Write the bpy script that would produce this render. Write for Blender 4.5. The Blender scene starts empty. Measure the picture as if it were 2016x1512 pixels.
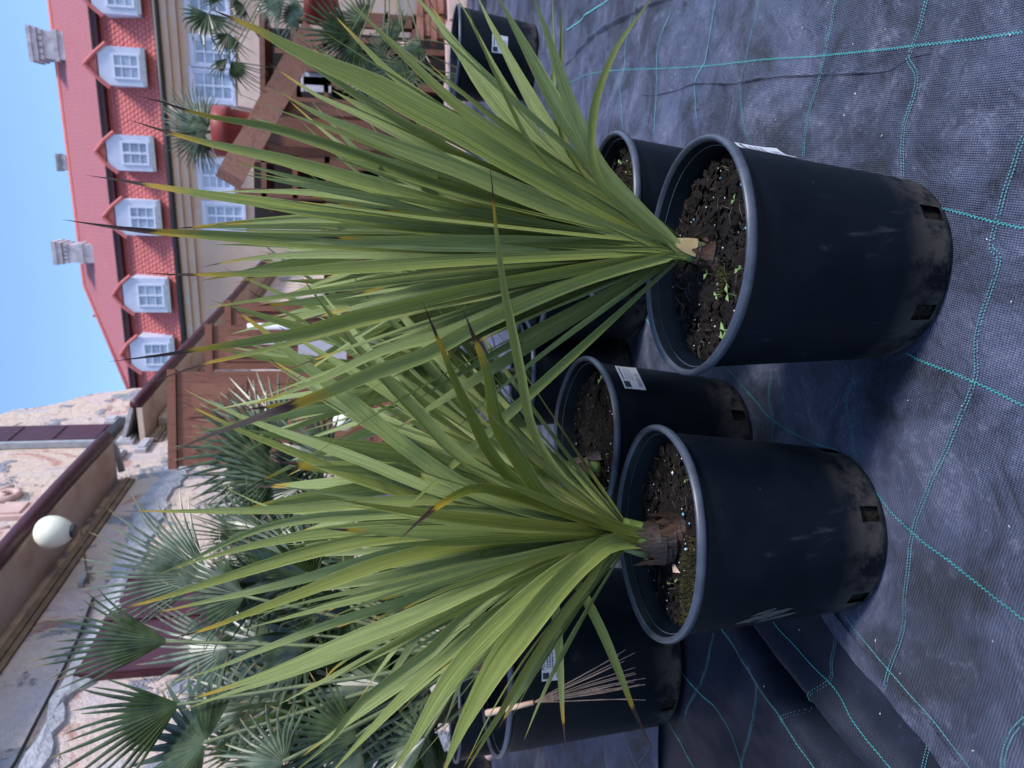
import bpy, math, random
import numpy as np
from mathutils import Vector, Matrix
random.seed(7); rng = np.random.default_rng(7)
scene = bpy.context.scene
COL = scene.collection
R_ = math.radians

# ------------------------------------------------------------------ camera (held sideways: the photo is turned a quarter)
F = 1456.0; CAM_H = 0.906; PITCH = R_(11.0); ROLL = R_(0.79)
CF = np.array([0, math.cos(PITCH), -math.sin(PITCH)]); _r = np.array([1., 0, 0]); _u = np.array([0, math.sin(PITCH), math.cos(PITCH)])
CR = _r * math.cos(ROLL) - _u * math.sin(ROLL); CU = _u * math.cos(ROLL) + _r * math.sin(ROLL)
CC = np.array([0, 0, CAM_H])
cd = bpy.data.cameras.new('camera'); cam = bpy.data.objects.new('camera', cd); COL.objects.link(cam)
cd.sensor_width = 36.0; cd.lens = 36.0 * F / 2016.0; cd.clip_start = 0.05; cd.clip_end = 2000
cd.dof.use_dof = True; cd.dof.focus_distance = 1.3; cd.dof.aperture_fstop = 6.5
m = Matrix.Identity(4)
for i in range(3):
    m[i][0] = -CU[i]; m[i][1] = CR[i]; m[i][2] = -CF[i]; m[i][3] = CC[i]
cam.matrix_world = m
scene.camera = cam

# ------------------------------------------------------------------ sky, sun, exposure
world = bpy.data.worlds.new('World'); scene.world = world; world.use_nodes = True
wn = world.node_tree; wn.nodes.clear()
SUN_EL, SUN_AZ = R_(50), R_(124)           # azimuth clockwise from +Y: behind the camera, to the right
sky = wn.nodes.new('ShaderNodeTexSky'); sky.sky_type = 'NISHITA'; sky.sun_disc = False
sky.sun_elevation = SUN_EL; sky.sun_rotation = SUN_AZ
sky.air_density = 1.0; sky.dust_density = 0.3; sky.ozone_density = 4.5
bgn = wn.nodes.new('ShaderNodeBackground'); bgn.inputs[1].default_value = 0.095
won = wn.nodes.new('ShaderNodeOutputWorld')
wn.links.new(sky.outputs[0], bgn.inputs[0]); wn.links.new(bgn.outputs[0], won.inputs[0])
sl = bpy.data.lights.new('sun', 'SUN'); sl.energy = 1.5; sl.angle = R_(12); sl.color = (1, .95, .9)
so = bpy.data.objects.new('sun', sl); COL.objects.link(so)
sd = Vector((math.sin(SUN_AZ) * math.cos(SUN_EL), math.cos(SUN_AZ) * math.cos(SUN_EL), math.sin(SUN_EL)))
so.rotation_euler = sd.to_track_quat('Z', 'Y').to_euler()
vs = scene.view_settings
vs.view_transform = 'Standard'; vs.look = 'None'; vs.exposure = 1.62; vs.gamma = 1.0; vs.use_curve_mapping = False
scene.cycles.max_bounces = 6; scene.cycles.diffuse_bounces = 3; scene.cycles.transparent_max_bounces = 4

# ------------------------------------------------------------------ helpers: view geometry
def ray(xt, yt):
    return CF + CR * ((1512 - yt) - 756) / F - CU * (xt - 1008) / F
def at(xt, yt, d): return CC + ray(xt, yt) * d
def onplane(xt, yt, p0, n):
    d = ray(xt, yt); return CC + d * (np.dot(np.asarray(p0) - CC, n) / np.dot(d, n))
SLOPE = 0.036
def onground(xt, yt): return onplane(xt, yt, (0, 0, 0), np.array([SLOPE, 0, 1.0]))

# ------------------------------------------------------------------ helpers: meshes and objects
class MB:
    def __init__(s): s.v = []; s.f = []; s.uv = {}; s.n = 0
    def add(s, verts, faces, uvs=None):
        b = len(s.v); s.v.extend([tuple(map(float, p)) for p in verts])
        for k, f in enumerate(faces):
            s.f.append(tuple(b + i for i in f))
            if uvs is not None: s.uv[len(s.f) - 1] = [uvs[i] for i in f]
        return b
    def box(s, c, sx, sy, sz, ex=(1, 0, 0), ey=(0, 1, 0), ez=(0, 0, 1)):
        c, ex, ey, ez = map(np.asarray, (c, ex, ey, ez)); P = []
        for k in (-.5, .5):
            for j in (-.5, .5):
                for i in (-.5, .5): P.append(c + ex * sx * i + ey * sy * j + ez * sz * k)
        s.add(P, [(0, 2, 3, 1), (4, 5, 7, 6), (0, 1, 5, 4), (2, 6, 7, 3), (0, 4, 6, 2), (1, 3, 7, 5)])
    def tube(s, pts, rads, seg=8, cap=True):
        pts = [np.asarray(p, float) for p in pts]; n = len(pts)
        if not hasattr(rads, '__len__'): rads = [rads] * n
        V = []; prev = None
        for i in range(n):
            t = pts[min(i + 1, n - 1)] - pts[max(i - 1, 0)]; t = t / (np.linalg.norm(t) + 1e-9)
            if prev is None:
                a = np.cross(t, (0, 0, 1.)); 
                if np.linalg.norm(a) < .1: a = np.cross(t, (1., 0, 0))
            else: a = prev - t * np.dot(prev, t)
            a /= np.linalg.norm(a); prev = a; b = np.cross(t, a)
            for k in range(seg):
                q = 2 * math.pi * k / seg
                V.append(pts[i] + rads[i] * (a * math.cos(q) + b * math.sin(q)))
        Fc = []
        for i in range(n - 1):
            for k in range(seg):
                k2 = (k + 1) % seg
                Fc.append((i * seg + k, i * seg + k2, (i + 1) * seg + k2, (i + 1) * seg + k))
        if cap: Fc.append(tuple(range(seg - 1, -1, -1))); Fc.append(tuple((n - 1) * seg + k for k in range(seg)))
        s.add(V, Fc)
    def prism(s, poly, ext):
        poly = [np.asarray(p, float) for p in poly]; ext = np.asarray(ext, float); n = len(poly)
        V = poly + [p + ext for p in poly]
        s.add(V, [tuple(range(n)), tuple(range(2 * n - 1, n - 1, -1))] + [(i, i + n, (i + 1) % n + n, (i + 1) % n) for i in range(n)])

def woff(o):
    p = np.zeros(3)
    while o is not None: p = p + np.array(o.location); o = o.parent
    return p
def obj(name, mb, material, parent=None, smooth=False, kind=None, label=None):
    me = bpy.data.meshes.new(name)
    v = np.asarray(mb.v, float) - (woff(parent) if parent is not None else 0)
    me.from_pydata([tuple(p) for p in v], [], mb.f)
    if mb.uv:
        ul = me.uv_layers.new(name='UVMap')
        for p in me.polygons:
            q = mb.uv.get(p.index)
            if q:
                for li, c in zip(p.loop_indices, q): ul.data[li].uv = c
    me.materials.append(material)
    if smooth: me.polygons.foreach_set('use_smooth', [True] * len(me.polygons))
    me.update()
    o = bpy.data.objects.new(name, me); COL.objects.link(o)
    if parent is not None: o.parent = parent
    if kind: o['kind'] = kind
    if label: o['label'] = label
    return o
def thing(name, label, cat, loc=(0, 0, 0), group=None, kind=None):
    o = bpy.data.objects.new(name, None); COL.objects.link(o); o.location = tuple(map(float, loc)); o.empty_display_size = .1
    tag(o, label, cat, group, kind); return o
def tag(o, label=None, cat=None, group=None, kind=None):
    if label: o['label'] = label
    if cat: o['category'] = cat
    if group: o['group'] = group
    if kind: o['kind'] = kind
    return o
def box_copy(src, loc, parent, rot=None, scale=None):
    c = src.copy(); COL.objects.link(c); c.parent = parent; c.location = tuple(map(float, np.asarray(loc) - woff(parent)))
    if rot is not None: c.rotation_euler = rot
    if scale is not None: c.scale = scale
    return c

# ------------------------------------------------------------------ helpers: materials
class MT:
    def __init__(s, name, base=(.5, .5, .5), rough=.6, spec=.5, metal=0):
        s.m = bpy.data.materials.new(name); s.m.use_nodes = True; s.t = s.m.node_tree
        s.b = s.t.nodes['Principled BSDF']; s.out = s.t.nodes['Material Output']
        s.b.inputs['Base Color'].default_value = (*base, 1); s.b.inputs['Roughness'].default_value = rough
        s.b.inputs['Specular IOR Level'].default_value = spec; s.b.inputs['Metallic'].default_value = metal
    def n(s, typ, **kw):
        x = s.t.nodes.new(typ)
        for k, v in kw.items():
            if hasattr(x, k) and not k.startswith('i_'): setattr(x, k, v)
        return x
    def set(s, sock, v):
        if isinstance(v, bpy.types.NodeSocket): s.t.links.new(v, sock)
        elif isinstance(v, (tuple, list)) and len(v) == 3 and sock.type == 'RGBA': sock.default_value = (*v, 1)
        else: sock.default_value = v
    def coord(s, out='Object', scale=(1, 1, 1), loc=(0, 0, 0), rot=(0, 0, 0)):
        c = s.n('ShaderNodeTexCoord'); mp = s.n('ShaderNodeMapping'); s.t.links.new(c.outputs[out], mp.inputs[0])
        mp.inputs['Scale'].default_value = scale; mp.inputs['Location'].default_value = loc; mp.inputs['Rotation'].default_value = rot
        return mp.outputs[0]
    def noise(s, vec, scale=5, detail=4, rough=.55, dist=0):
        x = s.n('ShaderNodeTexNoise'); s.t.links.new(vec, x.inputs['Vector'])
        x.inputs['Scale'].default_value = scale; x.inputs['Detail'].default_value = detail; x.inputs['Roughness'].default_value = rough
        x.inputs['Distortion'].default_value = dist
        return x.outputs['Fac']
    def voro(s, vec, scale=5, feature='F1', out='Distance', rnd=1):
        x = s.n('ShaderNodeTexVoronoi'); x.feature = feature; s.t.links.new(vec, x.inputs['Vector'])
        x.inputs['Scale'].default_value = scale; x.inputs['Randomness'].default_value = rnd
        return x.outputs[out]
    def wave(s, vec, scale=5, dist=0, dscale=1, axis='X', detail=2):
        x = s.n('ShaderNodeTexWave'); x.bands_direction = axis; s.t.links.new(vec, x.inputs['Vector'])
        x.inputs['Scale'].default_value = scale; x.inputs['Distortion'].default_value = dist
        x.inputs['Detail Scale'].default_value = dscale; x.inputs['Detail'].default_value = detail
        return x.outputs['Fac']
    def ramp(s, fac, stops, interp='LINEAR'):
        x = s.n('ShaderNodeValToRGB'); s.t.links.new(fac, x.inputs[0]); cr = x.color_ramp; cr.interpolation = interp
        while len(cr.elements) < len(stops): cr.elements.new(.5)
        for e, (p, c) in zip(cr.elements, stops):
            e.position = p; e.color = (*c, 1) if hasattr(c, '__len__') else (c, c, c, 1)
        return x.outputs[0]
    def mix(s, fac, a, b, mode='MIX'):
        x = s.n('ShaderNodeMix'); x.data_type = 'RGBA'; x.blend_type = mode
        s.set(x.inputs[0], fac); s.set(x.inputs[6], a); s.set(x.inputs[7], b); return x.outputs[2]
    def math(s, op, a, b=0.0, c=None, clamp=False):
        x = s.n('ShaderNodeMath'); x.operation = op; x.use_clamp = clamp; s.set(x.inputs[0], a); s.set(x.inputs[1], b)
        if c is not None: s.set(x.inputs[2], c)
        return x.outputs[0]
    def mapr(s, v, a, b, c=0., d=1.):
        x = s.n('ShaderNodeMapRange'); s.set(x.inputs[0], v)
        for i, q in enumerate((a, b, c, d)): s.set(x.inputs[i + 1], q)
        return x.outputs[0]
    def color(s, v): s.set(s.b.inputs['Base Color'], v)
    def rough(s, v): s.set(s.b.inputs['Roughness'], v)
    def bump(s, h, strength=.3, dist=.01):
        x = s.n('ShaderNodeBump'); s.set(x.inputs['Height'], h); x.inputs['Strength'].default_value = strength; x.inputs['Distance'].default_value = dist
        s.t.links.new(x.outputs[0], s.b.inputs['Normal'])
    def sep(s, v):
        x = s.n('ShaderNodeSeparateXYZ'); s.t.links.new(v, x.inputs[0]); return x.outputs

MATS = {}
def simple(name, col, rough=.6, var=.25, scale=8, bump=.15, bdist=.004, spec=.4, stretch=(1, 1, 1), metal=0):
    t = MT(name, col, rough, spec, metal); c = t.coord('Object', stretch)
    f = t.noise(c, scale, 6, .6)
    lo = tuple(x * (1 - var) for x in col); hi = tuple(min(1, x * (1 + var)) for x in col)
    t.color(t.ramp(f, [(.3, lo), (.7, hi)])); 
    if bump: t.bump(t.noise(c, scale * 4, 4), bump, bdist)
    MATS[name] = t.m; return t.m

def mk_leaf():
    t = MT('yucca_leaf', (.1, .2, .05), .42, .5)
    uvn = t.n('ShaderNodeTexCoord'); u, v, _ = t.sep(uvn.outputs['UV'])
    oi = t.n('ShaderNodeObjectInfo'); rnd = oi.outputs['Random']
    sc = t.n('ShaderNodeSeparateColor'); t.t.links.new(oi.outputs['Color'], sc.inputs[0])
    tip, tone, yel = sc.outputs
    cmb = t.n('ShaderNodeCombineXYZ'); t.set(cmb.inputs[0], t.math('MULTIPLY', u, 9.0)); t.set(cmb.inputs[1], t.math('MULTIPLY', v, .8)); t.set(cmb.inputs[2], t.math('MULTIPLY', rnd, 40.))
    st = t.noise(cmb.outputs[0], 2.6, 6, .72)
    cm2 = t.n('ShaderNodeCombineXYZ'); t.set(cm2.inputs[0], t.math('MULTIPLY', u, 3.0)); t.set(cm2.inputs[1], t.math('MULTIPLY', v, 6.0)); t.set(cm2.inputs[2], t.math('MULTIPLY', rnd, 70.))
    blot = t.noise(cm2.outputs[0], 1.4, 4, .6)
    dark = t.mix(tone, (.026, .050, .004), (.135, .195, .066))
    light = t.mix(tone, (.215, .255, .014), (.44, .51, .185))
    cm3 = t.n('ShaderNodeCombineXYZ'); t.set(cm3.inputs[0], t.math('MULTIPLY', u, 34.0)); t.set(cm3.inputs[1], t.math('MULTIPLY', v, .7)); t.set(cm3.inputs[2], t.math('MULTIPLY', rnd, 90.))
    vein = t.noise(cm3.outputs[0], 1.6, 3, .6)
    st2 = t.math('ADD', t.math('MULTIPLY', st, .62), t.math('MULTIPLY', vein, .38))
    c = t.mix(t.mapr(st2, .39, .60), dark, light)
    c = t.mix(t.math('MULTIPLY', t.mapr(st, .60, .70), .45), c, (.25, .30, .05))          # yellow-green bands along the blade
    c = t.mix(t.math('MULTIPLY', t.mapr(blot, .5, .75), .4), c, (.10, .125, .032))
    c = t.mix(t.math('MULTIPLY', yel, .8), c, (.23, .235, .05))
    c = t.mix(t.math('MULTIPLY', t.mapr(v, .20, .0), .45), c, (.20, .235, .06))                                   # paler towards the sheathing base
    ed = t.math('ABSOLUTE', t.math('SUBTRACT', u, .5))
    c = t.mix(t.math('MULTIPLY', t.mapr(ed, .445, .485), .75), c, (.36, .38, .12))         # horny yellow margin
    c = t.mix(t.math('MULTIPLY', t.mapr(t.math('ABSOLUTE', t.math('SUBTRACT', ed, .03)), .03, .0), .25), c, (.2, .24, .08))
    wob = t.math('ADD', v, t.math('MULTIPLY', t.math('SUBTRACT', blot, .5), .06))
    d = t.math('ADD', t.math('SUBTRACT', wob, tip), .03)
    c = t.mix(t.mapr(d, -.07, -.015), c, (.42, .27, .02))
    c = t.mix(t.mapr(d, .0, .012), c, (.05, .018, .016))
    c = t.mix(t.math('MULTIPLY', t.mapr(d, .02, .06), t.mapr(tip, .87, .84)), c, (.23, .15, .11))
    spk = t.noise(cm2.outputs[0], 16, 2, .5)
    c = t.mix(t.math('MULTIPLY', t.mapr(spk, .69, .75), .7), c, (.10, .06, .02))
    t.color(c); t.rough(t.mapr(blot, .3, .7, .34, .55))
    t.bump(st2, .7, .004)
    tr = t.n('ShaderNodeBsdfTranslucent'); t.set(tr.inputs[0], c); mx = t.n('ShaderNodeMixShader'); mx.inputs[0].default_value = .24
    t.t.links.new(t.b.outputs[0], mx.inputs[1]); t.t.links.new(tr.outputs[0], mx.inputs[2]); t.t.links.new(mx.outputs[0], t.out.inputs[0])
    return t.m
M_leaf = mk_leaf()

def mk_palm():
    t = MT('palm_leaf', (.05, .1, .04), .42, .5)
    oi = t.n('ShaderNodeObjectInfo'); sc = t.n('ShaderNodeSeparateColor'); t.t.links.new(oi.outputs['Color'], sc.inputs[0])
    uvn = t.n('ShaderNodeTexCoord'); u, v, _ = t.sep(uvn.outputs['UV'])
    c = t.coord('Object'); f = t.noise(c, 14, 4)
    a = t.mix(sc.outputs[1], (.008, .018, .003), (.050, .074, .042)); b = t.mix(sc.outputs[1], (.040, .066, .013), (.22, .27, .20))
    k = t.mix(t.mapr(f, .35, .65), a, b)
    k = t.mix(t.math('MULTIPLY', t.mapr(v, .84, .97), t.mapr(t.noise(c, 9, 3), .40, .55)), k, (.26, .18, .08))
    t.color(k); t.rough(.34)
    tr = t.n('ShaderNodeBsdfTranslucent'); t.set(tr.inputs[0], k); mx = t.n('ShaderNodeMixShader'); mx.inputs[0].default_value = .12
    t.t.links.new(t.b.outputs[0], mx.inputs[1]); t.t.links.new(tr.outputs[0], mx.inputs[2]); t.t.links.new(mx.outputs[0], t.out.inputs[0])
    return t.m
M_palm = mk_palm()

def mk_pot():
    t = MT('pot_plastic', (.01, .015, .024), .4, .16); c = t.coord('Object')
    f = t.noise(c, 6, 6, .65); g = t.noise(t.coord('Object', (1, 1, .25)), 22, 5, .6, 1.5)
    z = t.sep(c)[2]
    k = t.ramp(f, [(.3, (.0013, .0028, .0062)), (.75, (.0032, .0058, .0112))])
    scuff = t.math('ADD', t.math('MULTIPLY', t.mapr(g, .60, .74), t.mapr(f, .48, .60)), t.math('MULTIPLY', t.mapr(t.noise(c, 70, 3, .6), .72, .76), .5))
    k = t.mix(t.math('MULTIPLY', scuff, .30), k, (.10, .105, .12))
    dust = t.math('MULTIPLY', t.mapr(z, .095, .02), t.mapr(t.noise(c, 15, 6, .72), .42, .58))
    k = t.mix(t.math('MULTIPLY', dust, .8), k, (.070, .060, .056))
    t.color(k); t.rough(t.mapr(f, .3, .7, .36, .6)); t.bump(t.noise(c, 45, 4), .12, .002)
    return t.m
M_pot = mk_pot()
def mk_rim():
    t = MT('sky_lit_rim_plastic', (.02, .025, .035), .45, .5); c = t.coord('Object'); f = t.noise(c, 30, 5, .7)
    t.color(t.ramp(f, [(.3, (.026, .032, .050)), (.7, (.055, .065, .095))])); t.rough(.42); t.bump(t.noise(c, 60, 3), .2, .002); return t.m  # sky reflection on the rim is put into this lighter, bluer base colour
M_rim = mk_rim()

def mk_soil():
    t = MT('potting_soil', (.03, .02, .015), .9, .2); c = t.coord('Object')
    f = t.noise(c, 28, 8, .75); g = t.voro(c, 110)
    k = t.ramp(f, [(.3, (.003, .002, .0016)), (.55, (.011, .008, .0065)), (.75, (.034, .025, .021))])
    k = t.mix(t.math('MULTIPLY', t.mapr(t.noise(c, 190, 2), .68, .74), .5), k, (.22, .2, .18))
    t.color(k); t.bump(t.math('ADD', f, t.math('MULTIPLY', g, .5)), .9, .012); return t.m
M_soil = mk_soil()
M_moss = simple('moss', (.034, .033, .007), .9, .6, 40, .6, .01)
M_perlite = simple('perlite', (.55, .55, .55), .8, .35, 60, .2)
M_fert = simple('fertiliser_bead', (.16, .38, .55), .6, .25, 60, .2)
M_sprout = simple('seedling_green', (.17, .26, .09), .6, .25, 40, 0)
M_litter = simple('dry_leaf_scrap', (.42, .30, .25), .8, .3, 60, .2)
M_fibre2 = simple('root_fibre', (.08, .058, .044), .8, .5, 60, 0)
M_sheath = simple('dry_sheath', (.020, .0095, .006), .5, .8, 40, .8, .004, stretch=(1, 1, .2))
M_sheath2 = simple('pale_dry_sheath', (.060, .028, .016), .55, .6, 40, .8, .004, stretch=(1, 1, .2))
M_stem = simple('green_stem', (.10, .14, .03), .55, .4, 22, .25, .003)
M_cut = simple('cream_sheath', (.30, .22, .10), .6, .3, 25, .2)
M_paper = simple('sticker_paper', (.46, .48, .54), .6, .04, 20, 0)
M_ink = simple('sticker_ink', (.02, .025, .035), .6, .1, 20, 0)
M_ink2 = simple('sticker_ink_faded', (.22, .24, .32), .6, .1, 20, 0)
M_dry = simple('dry_palm_leaf', (.30, .21, .17), .75, .35, 40, .3)
M_drystalk = simple('dry_stalk', (.50, .33, .25), .7, .2, 30, .1)
M_teal = simple('teal_thread', (.05, .40, .39), .6, .25, 60, 0)
M_teal2 = simple('faded_thread', (.10, .33, .36), .6, .35, 30, 0)
M_teal3 = simple('dull_thread', (.08, .25, .28), .6, .4, 25, 0)
M_white = simple('white_frame', (.60, .63, .74), .5, .06, 10, .05)
M_plast = simple('dormer_render', (.52, .54, .68), .8, .08, 4, .15)
M_stone = simple('chimney_stone', (.42, .40, .44), .85, .3, 4, .4, .02)
M_maroon = simple('maroon_paint', (.060, .014, .024), .5, .25, 6, .1)
M_red = simple('red_plastic', (.24, .035, .03), .5, .15, 6, .05)
M_brick = simple('clay_brick', (.25, .11, .08), .9, .4, 9, .4, .01)
M_edge = simple('pink_block', (.52, .36, .33), .85, .2, 6, .3, .01)
M_grey = simple('grey_board', (.42, .40, .45), .7, .12, 5, .1)
M_dark = simple('opening_shade', (.010, .008, .008), .9, .3, 5, 0)  # near-black colour standing in for shade inside openings
M_lamp = simple('opal_glass', (.80, .78, .66), .25, .03, 4, 0, spec=.6)
M_iron = simple('black_iron', (.02, .02, .022), .5, .2, 20, .1)
M_zinc = simple('grey_zinc', (.30, .31, .34), .5, .2, 8, .1)
M_pipe = simple('white_pipe', (.62, .64, .70), .35, .06, 8, 0)
M_petiole = simple('palm_petiole', (.10, .12, .05), .5, .3, 20, .1)
M_fibre = simple('palm_fibre', (.07, .045, .03), .9, .5, 30, .6, .01)
M_cardboard = simple('pale_tarpaulin', (.50, .38, .34), .85, .12, 4, .2, .02)

def mk_wood(name, lo, hi, axis_scale):
    t = MT(name, hi, .6, .35); c = t.coord('Object', axis_scale)
    f = t.noise(c, 3.2, 6, .6, 2.2); k = t.ramp(f, [(.3, lo), (.5, hi), (.7, tuple(x * .7 for x in hi))]); t.color(k); t.bump(f, .3, .006); return t.m
M_beam = mk_wood('beam_wood', (.20, .085, .060), (.42, .20, .14), (2.5, 2.5, 2.5))
M_door = mk_wood('carved_door_wood', (.11, .036, .024), (.20, .078, .050), (3, 3, .6))
M_rack = mk_wood('rack_wood', (.07, .025, .018), (.16, .065, .042), (3, 3, .8))

def mk_wall():
    t = MT('old_plaster', (.5, .4, .35), .9, .25); c = t.coord('Object')
    a = t.noise(c, .55, 6, .62, .6); b = t.noise(c, 1.3, 6, .65, .4); d = t.noise(c, 9, 6, .7)
    k = t.ramp(a, [(.28, (.50, .43, .47)), (.42, (.60, .48, .45)), (.52, (.63, .49, .40)), (.62, (.62, .47, .46)), (.76, (.52, .46, .51))])
    k = t.mix(t.mapr(b, .55, .58), k, (.27, .28, .34))        # grey cement repairs
    k = t.mix(t.mapr(t.noise(c, .9, 6, .66, 1.2), .58, .62), k, (.48, .26, .22))   # flaked pink
    k = t.mix(t.mapr(t.noise(t.coord('Object', (1, 1, 1), (7, 3, 1)), 1.1, 6, .66, .8), .60, .63), k, (.52, .47, .50))   # old whitewash
    k = t.mix(t.math('MULTIPLY', t.mapr(d, .35, .65), .28), k, (.30, .24, .24))
    k = t.mix(t.math('MULTIPLY', t.mapr(t.noise(t.coord('Object', (1, 1, .15)), 3.5, 5, .7), .55, .72), .45), k, (.17, .13, .13))  # run-off streaks
    k = t.mix(t.math('MULTIPLY', t.mapr(t.noise(c, 24, 5, .75), .60, .70), .28), k, (.18, .14, .14))
    t.color(k); t.bump(t.math('ADD', t.math('MULTIPLY', t.mapr(b, .54, .60), .8), t.math('MULTIPLY', d, .8)), .9, .06); return t.m
M_wall = mk_wall()
M_cement = simple('cement_repair', (.36, .355, .40), .9, .3, 3.5, .8, .04)
def mk_soffit():
    t = MT('soffit_plaster', (.4, .3, .24), .9, .2); c = t.coord('Object')
    a = t.noise(c, 1.4, 5, .6, .5); t.color(t.ramp(a, [(.3, (.42, .28, .21)), (.5, (.56, .44, .36)), (.7, (.62, .52, .46))])); t.bump(t.noise(c, 12, 5), .25, .02); return t.m
M_soffit = mk_soffit()
M_mould = simple('painted_moulding', (.20, .13, .09), .8, .35, 5, .3, .01)
def mk_cream():
    t = MT('cream_facade', (.6, .45, .38), .9, .25); c = t.coord('Object')
    a = t.noise(c, .5, 6, .65, .5); b = t.noise(c, .9, 7, .7, 1.2)
    k = t.ramp(a, [(.3, (.48, .33, .26)), (.55, (.55, .39, .31)), (.75, (.52, .40, .36))])
    k = t.mix(t.math('MULTIPLY', t.mapr(b, .56, .63), .55), k, (.50, .44, .46)); t.color(k); t.bump(b, .3, .03); return t.m
M_cream = mk_cream()
def mk_rooftile():
    t = MT('red_scale_tile', (.42, .1, .09), .75, .3); oi = t.coord('Object'); f = t.noise(oi, 6, 4); g = t.noise(oi, .5, 4)
    t.color(t.mix(t.mapr(f, .3, .7), t.mix(t.mapr(g, .35, .65), (.44, .115, .115), (.56, .155, .15)), (.56, .165, .16))); t.bump(f, .2, .01); return t.m
M_tile = mk_rooftile()
def mk_upper():
    t = MT('red_roof_sheet', (.3, .1, .11), .6, .4); c = t.coord('Object')
    br = t.n('ShaderNodeTexBrick'); t.t.links.new(t.coord('UV', (1, 1, 1)), br.inputs['Vector'])
    br.inputs['Scale'].default_value = 1; br.inputs['Brick Width'].default_value = .30; br.inputs['Row Height'].default_value = .24; br.inputs['Mortar Size'].default_value = .02
    br.inputs['Color1'].default_value = (.38, .125, .14, 1); br.inputs['Color2'].default_value = (.42, .14, .155, 1); br.inputs['Mortar'].default_value = (.30, .085, .10, 1)
    f = t.noise(c, .6, 5); t.color(t.mix(t.math('MULTIPLY', t.mapr(f, .3, .7), .4), br.outputs['Color'], (.36, .13, .12))); t.bump(br.outputs['Fac'], .4, .03); return t.m
M_upper = mk_upper()
def mk_pane():
    t = MT('window_pane', (.20, .24, .34), .12, .5); c = t.coord('Object'); oi = t.n('ShaderNodeObjectInfo'); f = t.noise(c, 1.6, 3)
    k = t.ramp(f, [(.35, (.22, .26, .37)), (.65, (.40, .45, .58))]); k = t.mix(t.math('MULTIPLY', t.mapr(oi.outputs['Random'], .4, 1.), .5), k, (.13, .16, .22)); t.color(k); return t.m
M_pane = mk_pane()

def mk_fabric():
    t = MT('woven_fabric', (.05, .05, .07), .55, .45); c = t.coord('Object')
    w1 = t.wave(t.coord('Object', (1, 1, 1), (0, 0, 0), (0, 0, R_(18))), 92, .8, 2, 'X')
    w2 = t.wave(t.coord('Object', (1, 1, 1), (0, 0, 0), (0, 0, R_(18))), 58, .8, 2, 'Y')
    wv = t.math('MULTIPLY', w1, w2)
    big = t.noise(c, 1.5, 6, .65, .6); med = t.noise(c, 5.0, 8, .72, .8); fine = t.noise(c, 60, 6, .75); wet = t.noise(t.coord('Object', (1, .8, 1), (3.1, 1.7, 0)), 2.6, 6, .62, .7)
    k = t.ramp(big, [(.34, (.026, .030, .050)), (.50, (.072, .087, .150)), (.66, (.124, .149, .256))])
    k = t.mix(t.math('MULTIPLY', t.mapr(med, .50, .62), .55), k, (.20, .214, .33))
    k = t.mix(t.math('MULTIPLY', t.mapr(med, .48, .37), .85), k, (.018, .019, .028))
    k = t.mix(t.math('MULTIPLY', t.mapr(wet, .58, .68), .7), k, (.026, .027, .038))
    k = t.mix(t.math('MULTIPLY', t.mapr(wv, .50, .10), .6), k, (.012, .014, .022))
    k = t.mix(t.math('MULTIPLY', t.mapr(t.math('ADD', fine, t.math('MULTIPLY', t.math('SUBTRACT', med, .5), .7)), .56, .72), .32), k, (.26, .27, .36))
    t.color(k); t.rough(t.mapr(med, .3, .7, .46, .68))
    crk = t.noise(c, 22, 7, .72, 1.6)
    t.bump(t.math('ADD', t.math('MULTIPLY', wv, .35), t.math('ADD', t.math('MULTIPLY', fine, .5), t.math('ADD', t.math('MULTIPLY', med, 2.0), t.math('MULTIPLY', crk, 1.6)))), .7, .007)
    return t.m
M_fabric = mk_fabric()
def mk_fabric2():
    t = MT('clean_fabric', (.02, .025, .04), .55, .22); c = t.coord('Object')
    w1 = t.wave(t.coord('Object', (1, 1, 1), (0, 0, 0), (0, 0, R_(50))), 130, .8, 2, 'X'); w2 = t.wave(t.coord('Object', (1, 1, 1), (0, 0, 0), (0, 0, R_(50))), 90, .8, 2, 'Y')
    wv = t.math('MULTIPLY', w1, w2); big = t.noise(c, 2.2, 6, .65, .4); fine = t.noise(c, 50, 6, .75)
    k = t.ramp(big, [(.32, (.005, .0065, .012)), (.55, (.011, .0145, .027)), (.75, (.026, .033, .058))])
    k = t.mix(t.math('MULTIPLY', t.mapr(wv, .15, .6), .35), k, (.024, .029, .052)); k = t.mix(t.math('MULTIPLY', t.mapr(fine, .62, .74), .3), k, (.12, .12, .15))
    t.color(k); t.rough(.5); t.bump(t.math('ADD', t.math('MULTIPLY', wv, .5), fine), .4, .003); return t.m
M_fabric2 = mk_fabric2()
M_earth = simple('bare_yard', (.16, .13, .12), .95, .3, 1.5, .4, .03)

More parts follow.
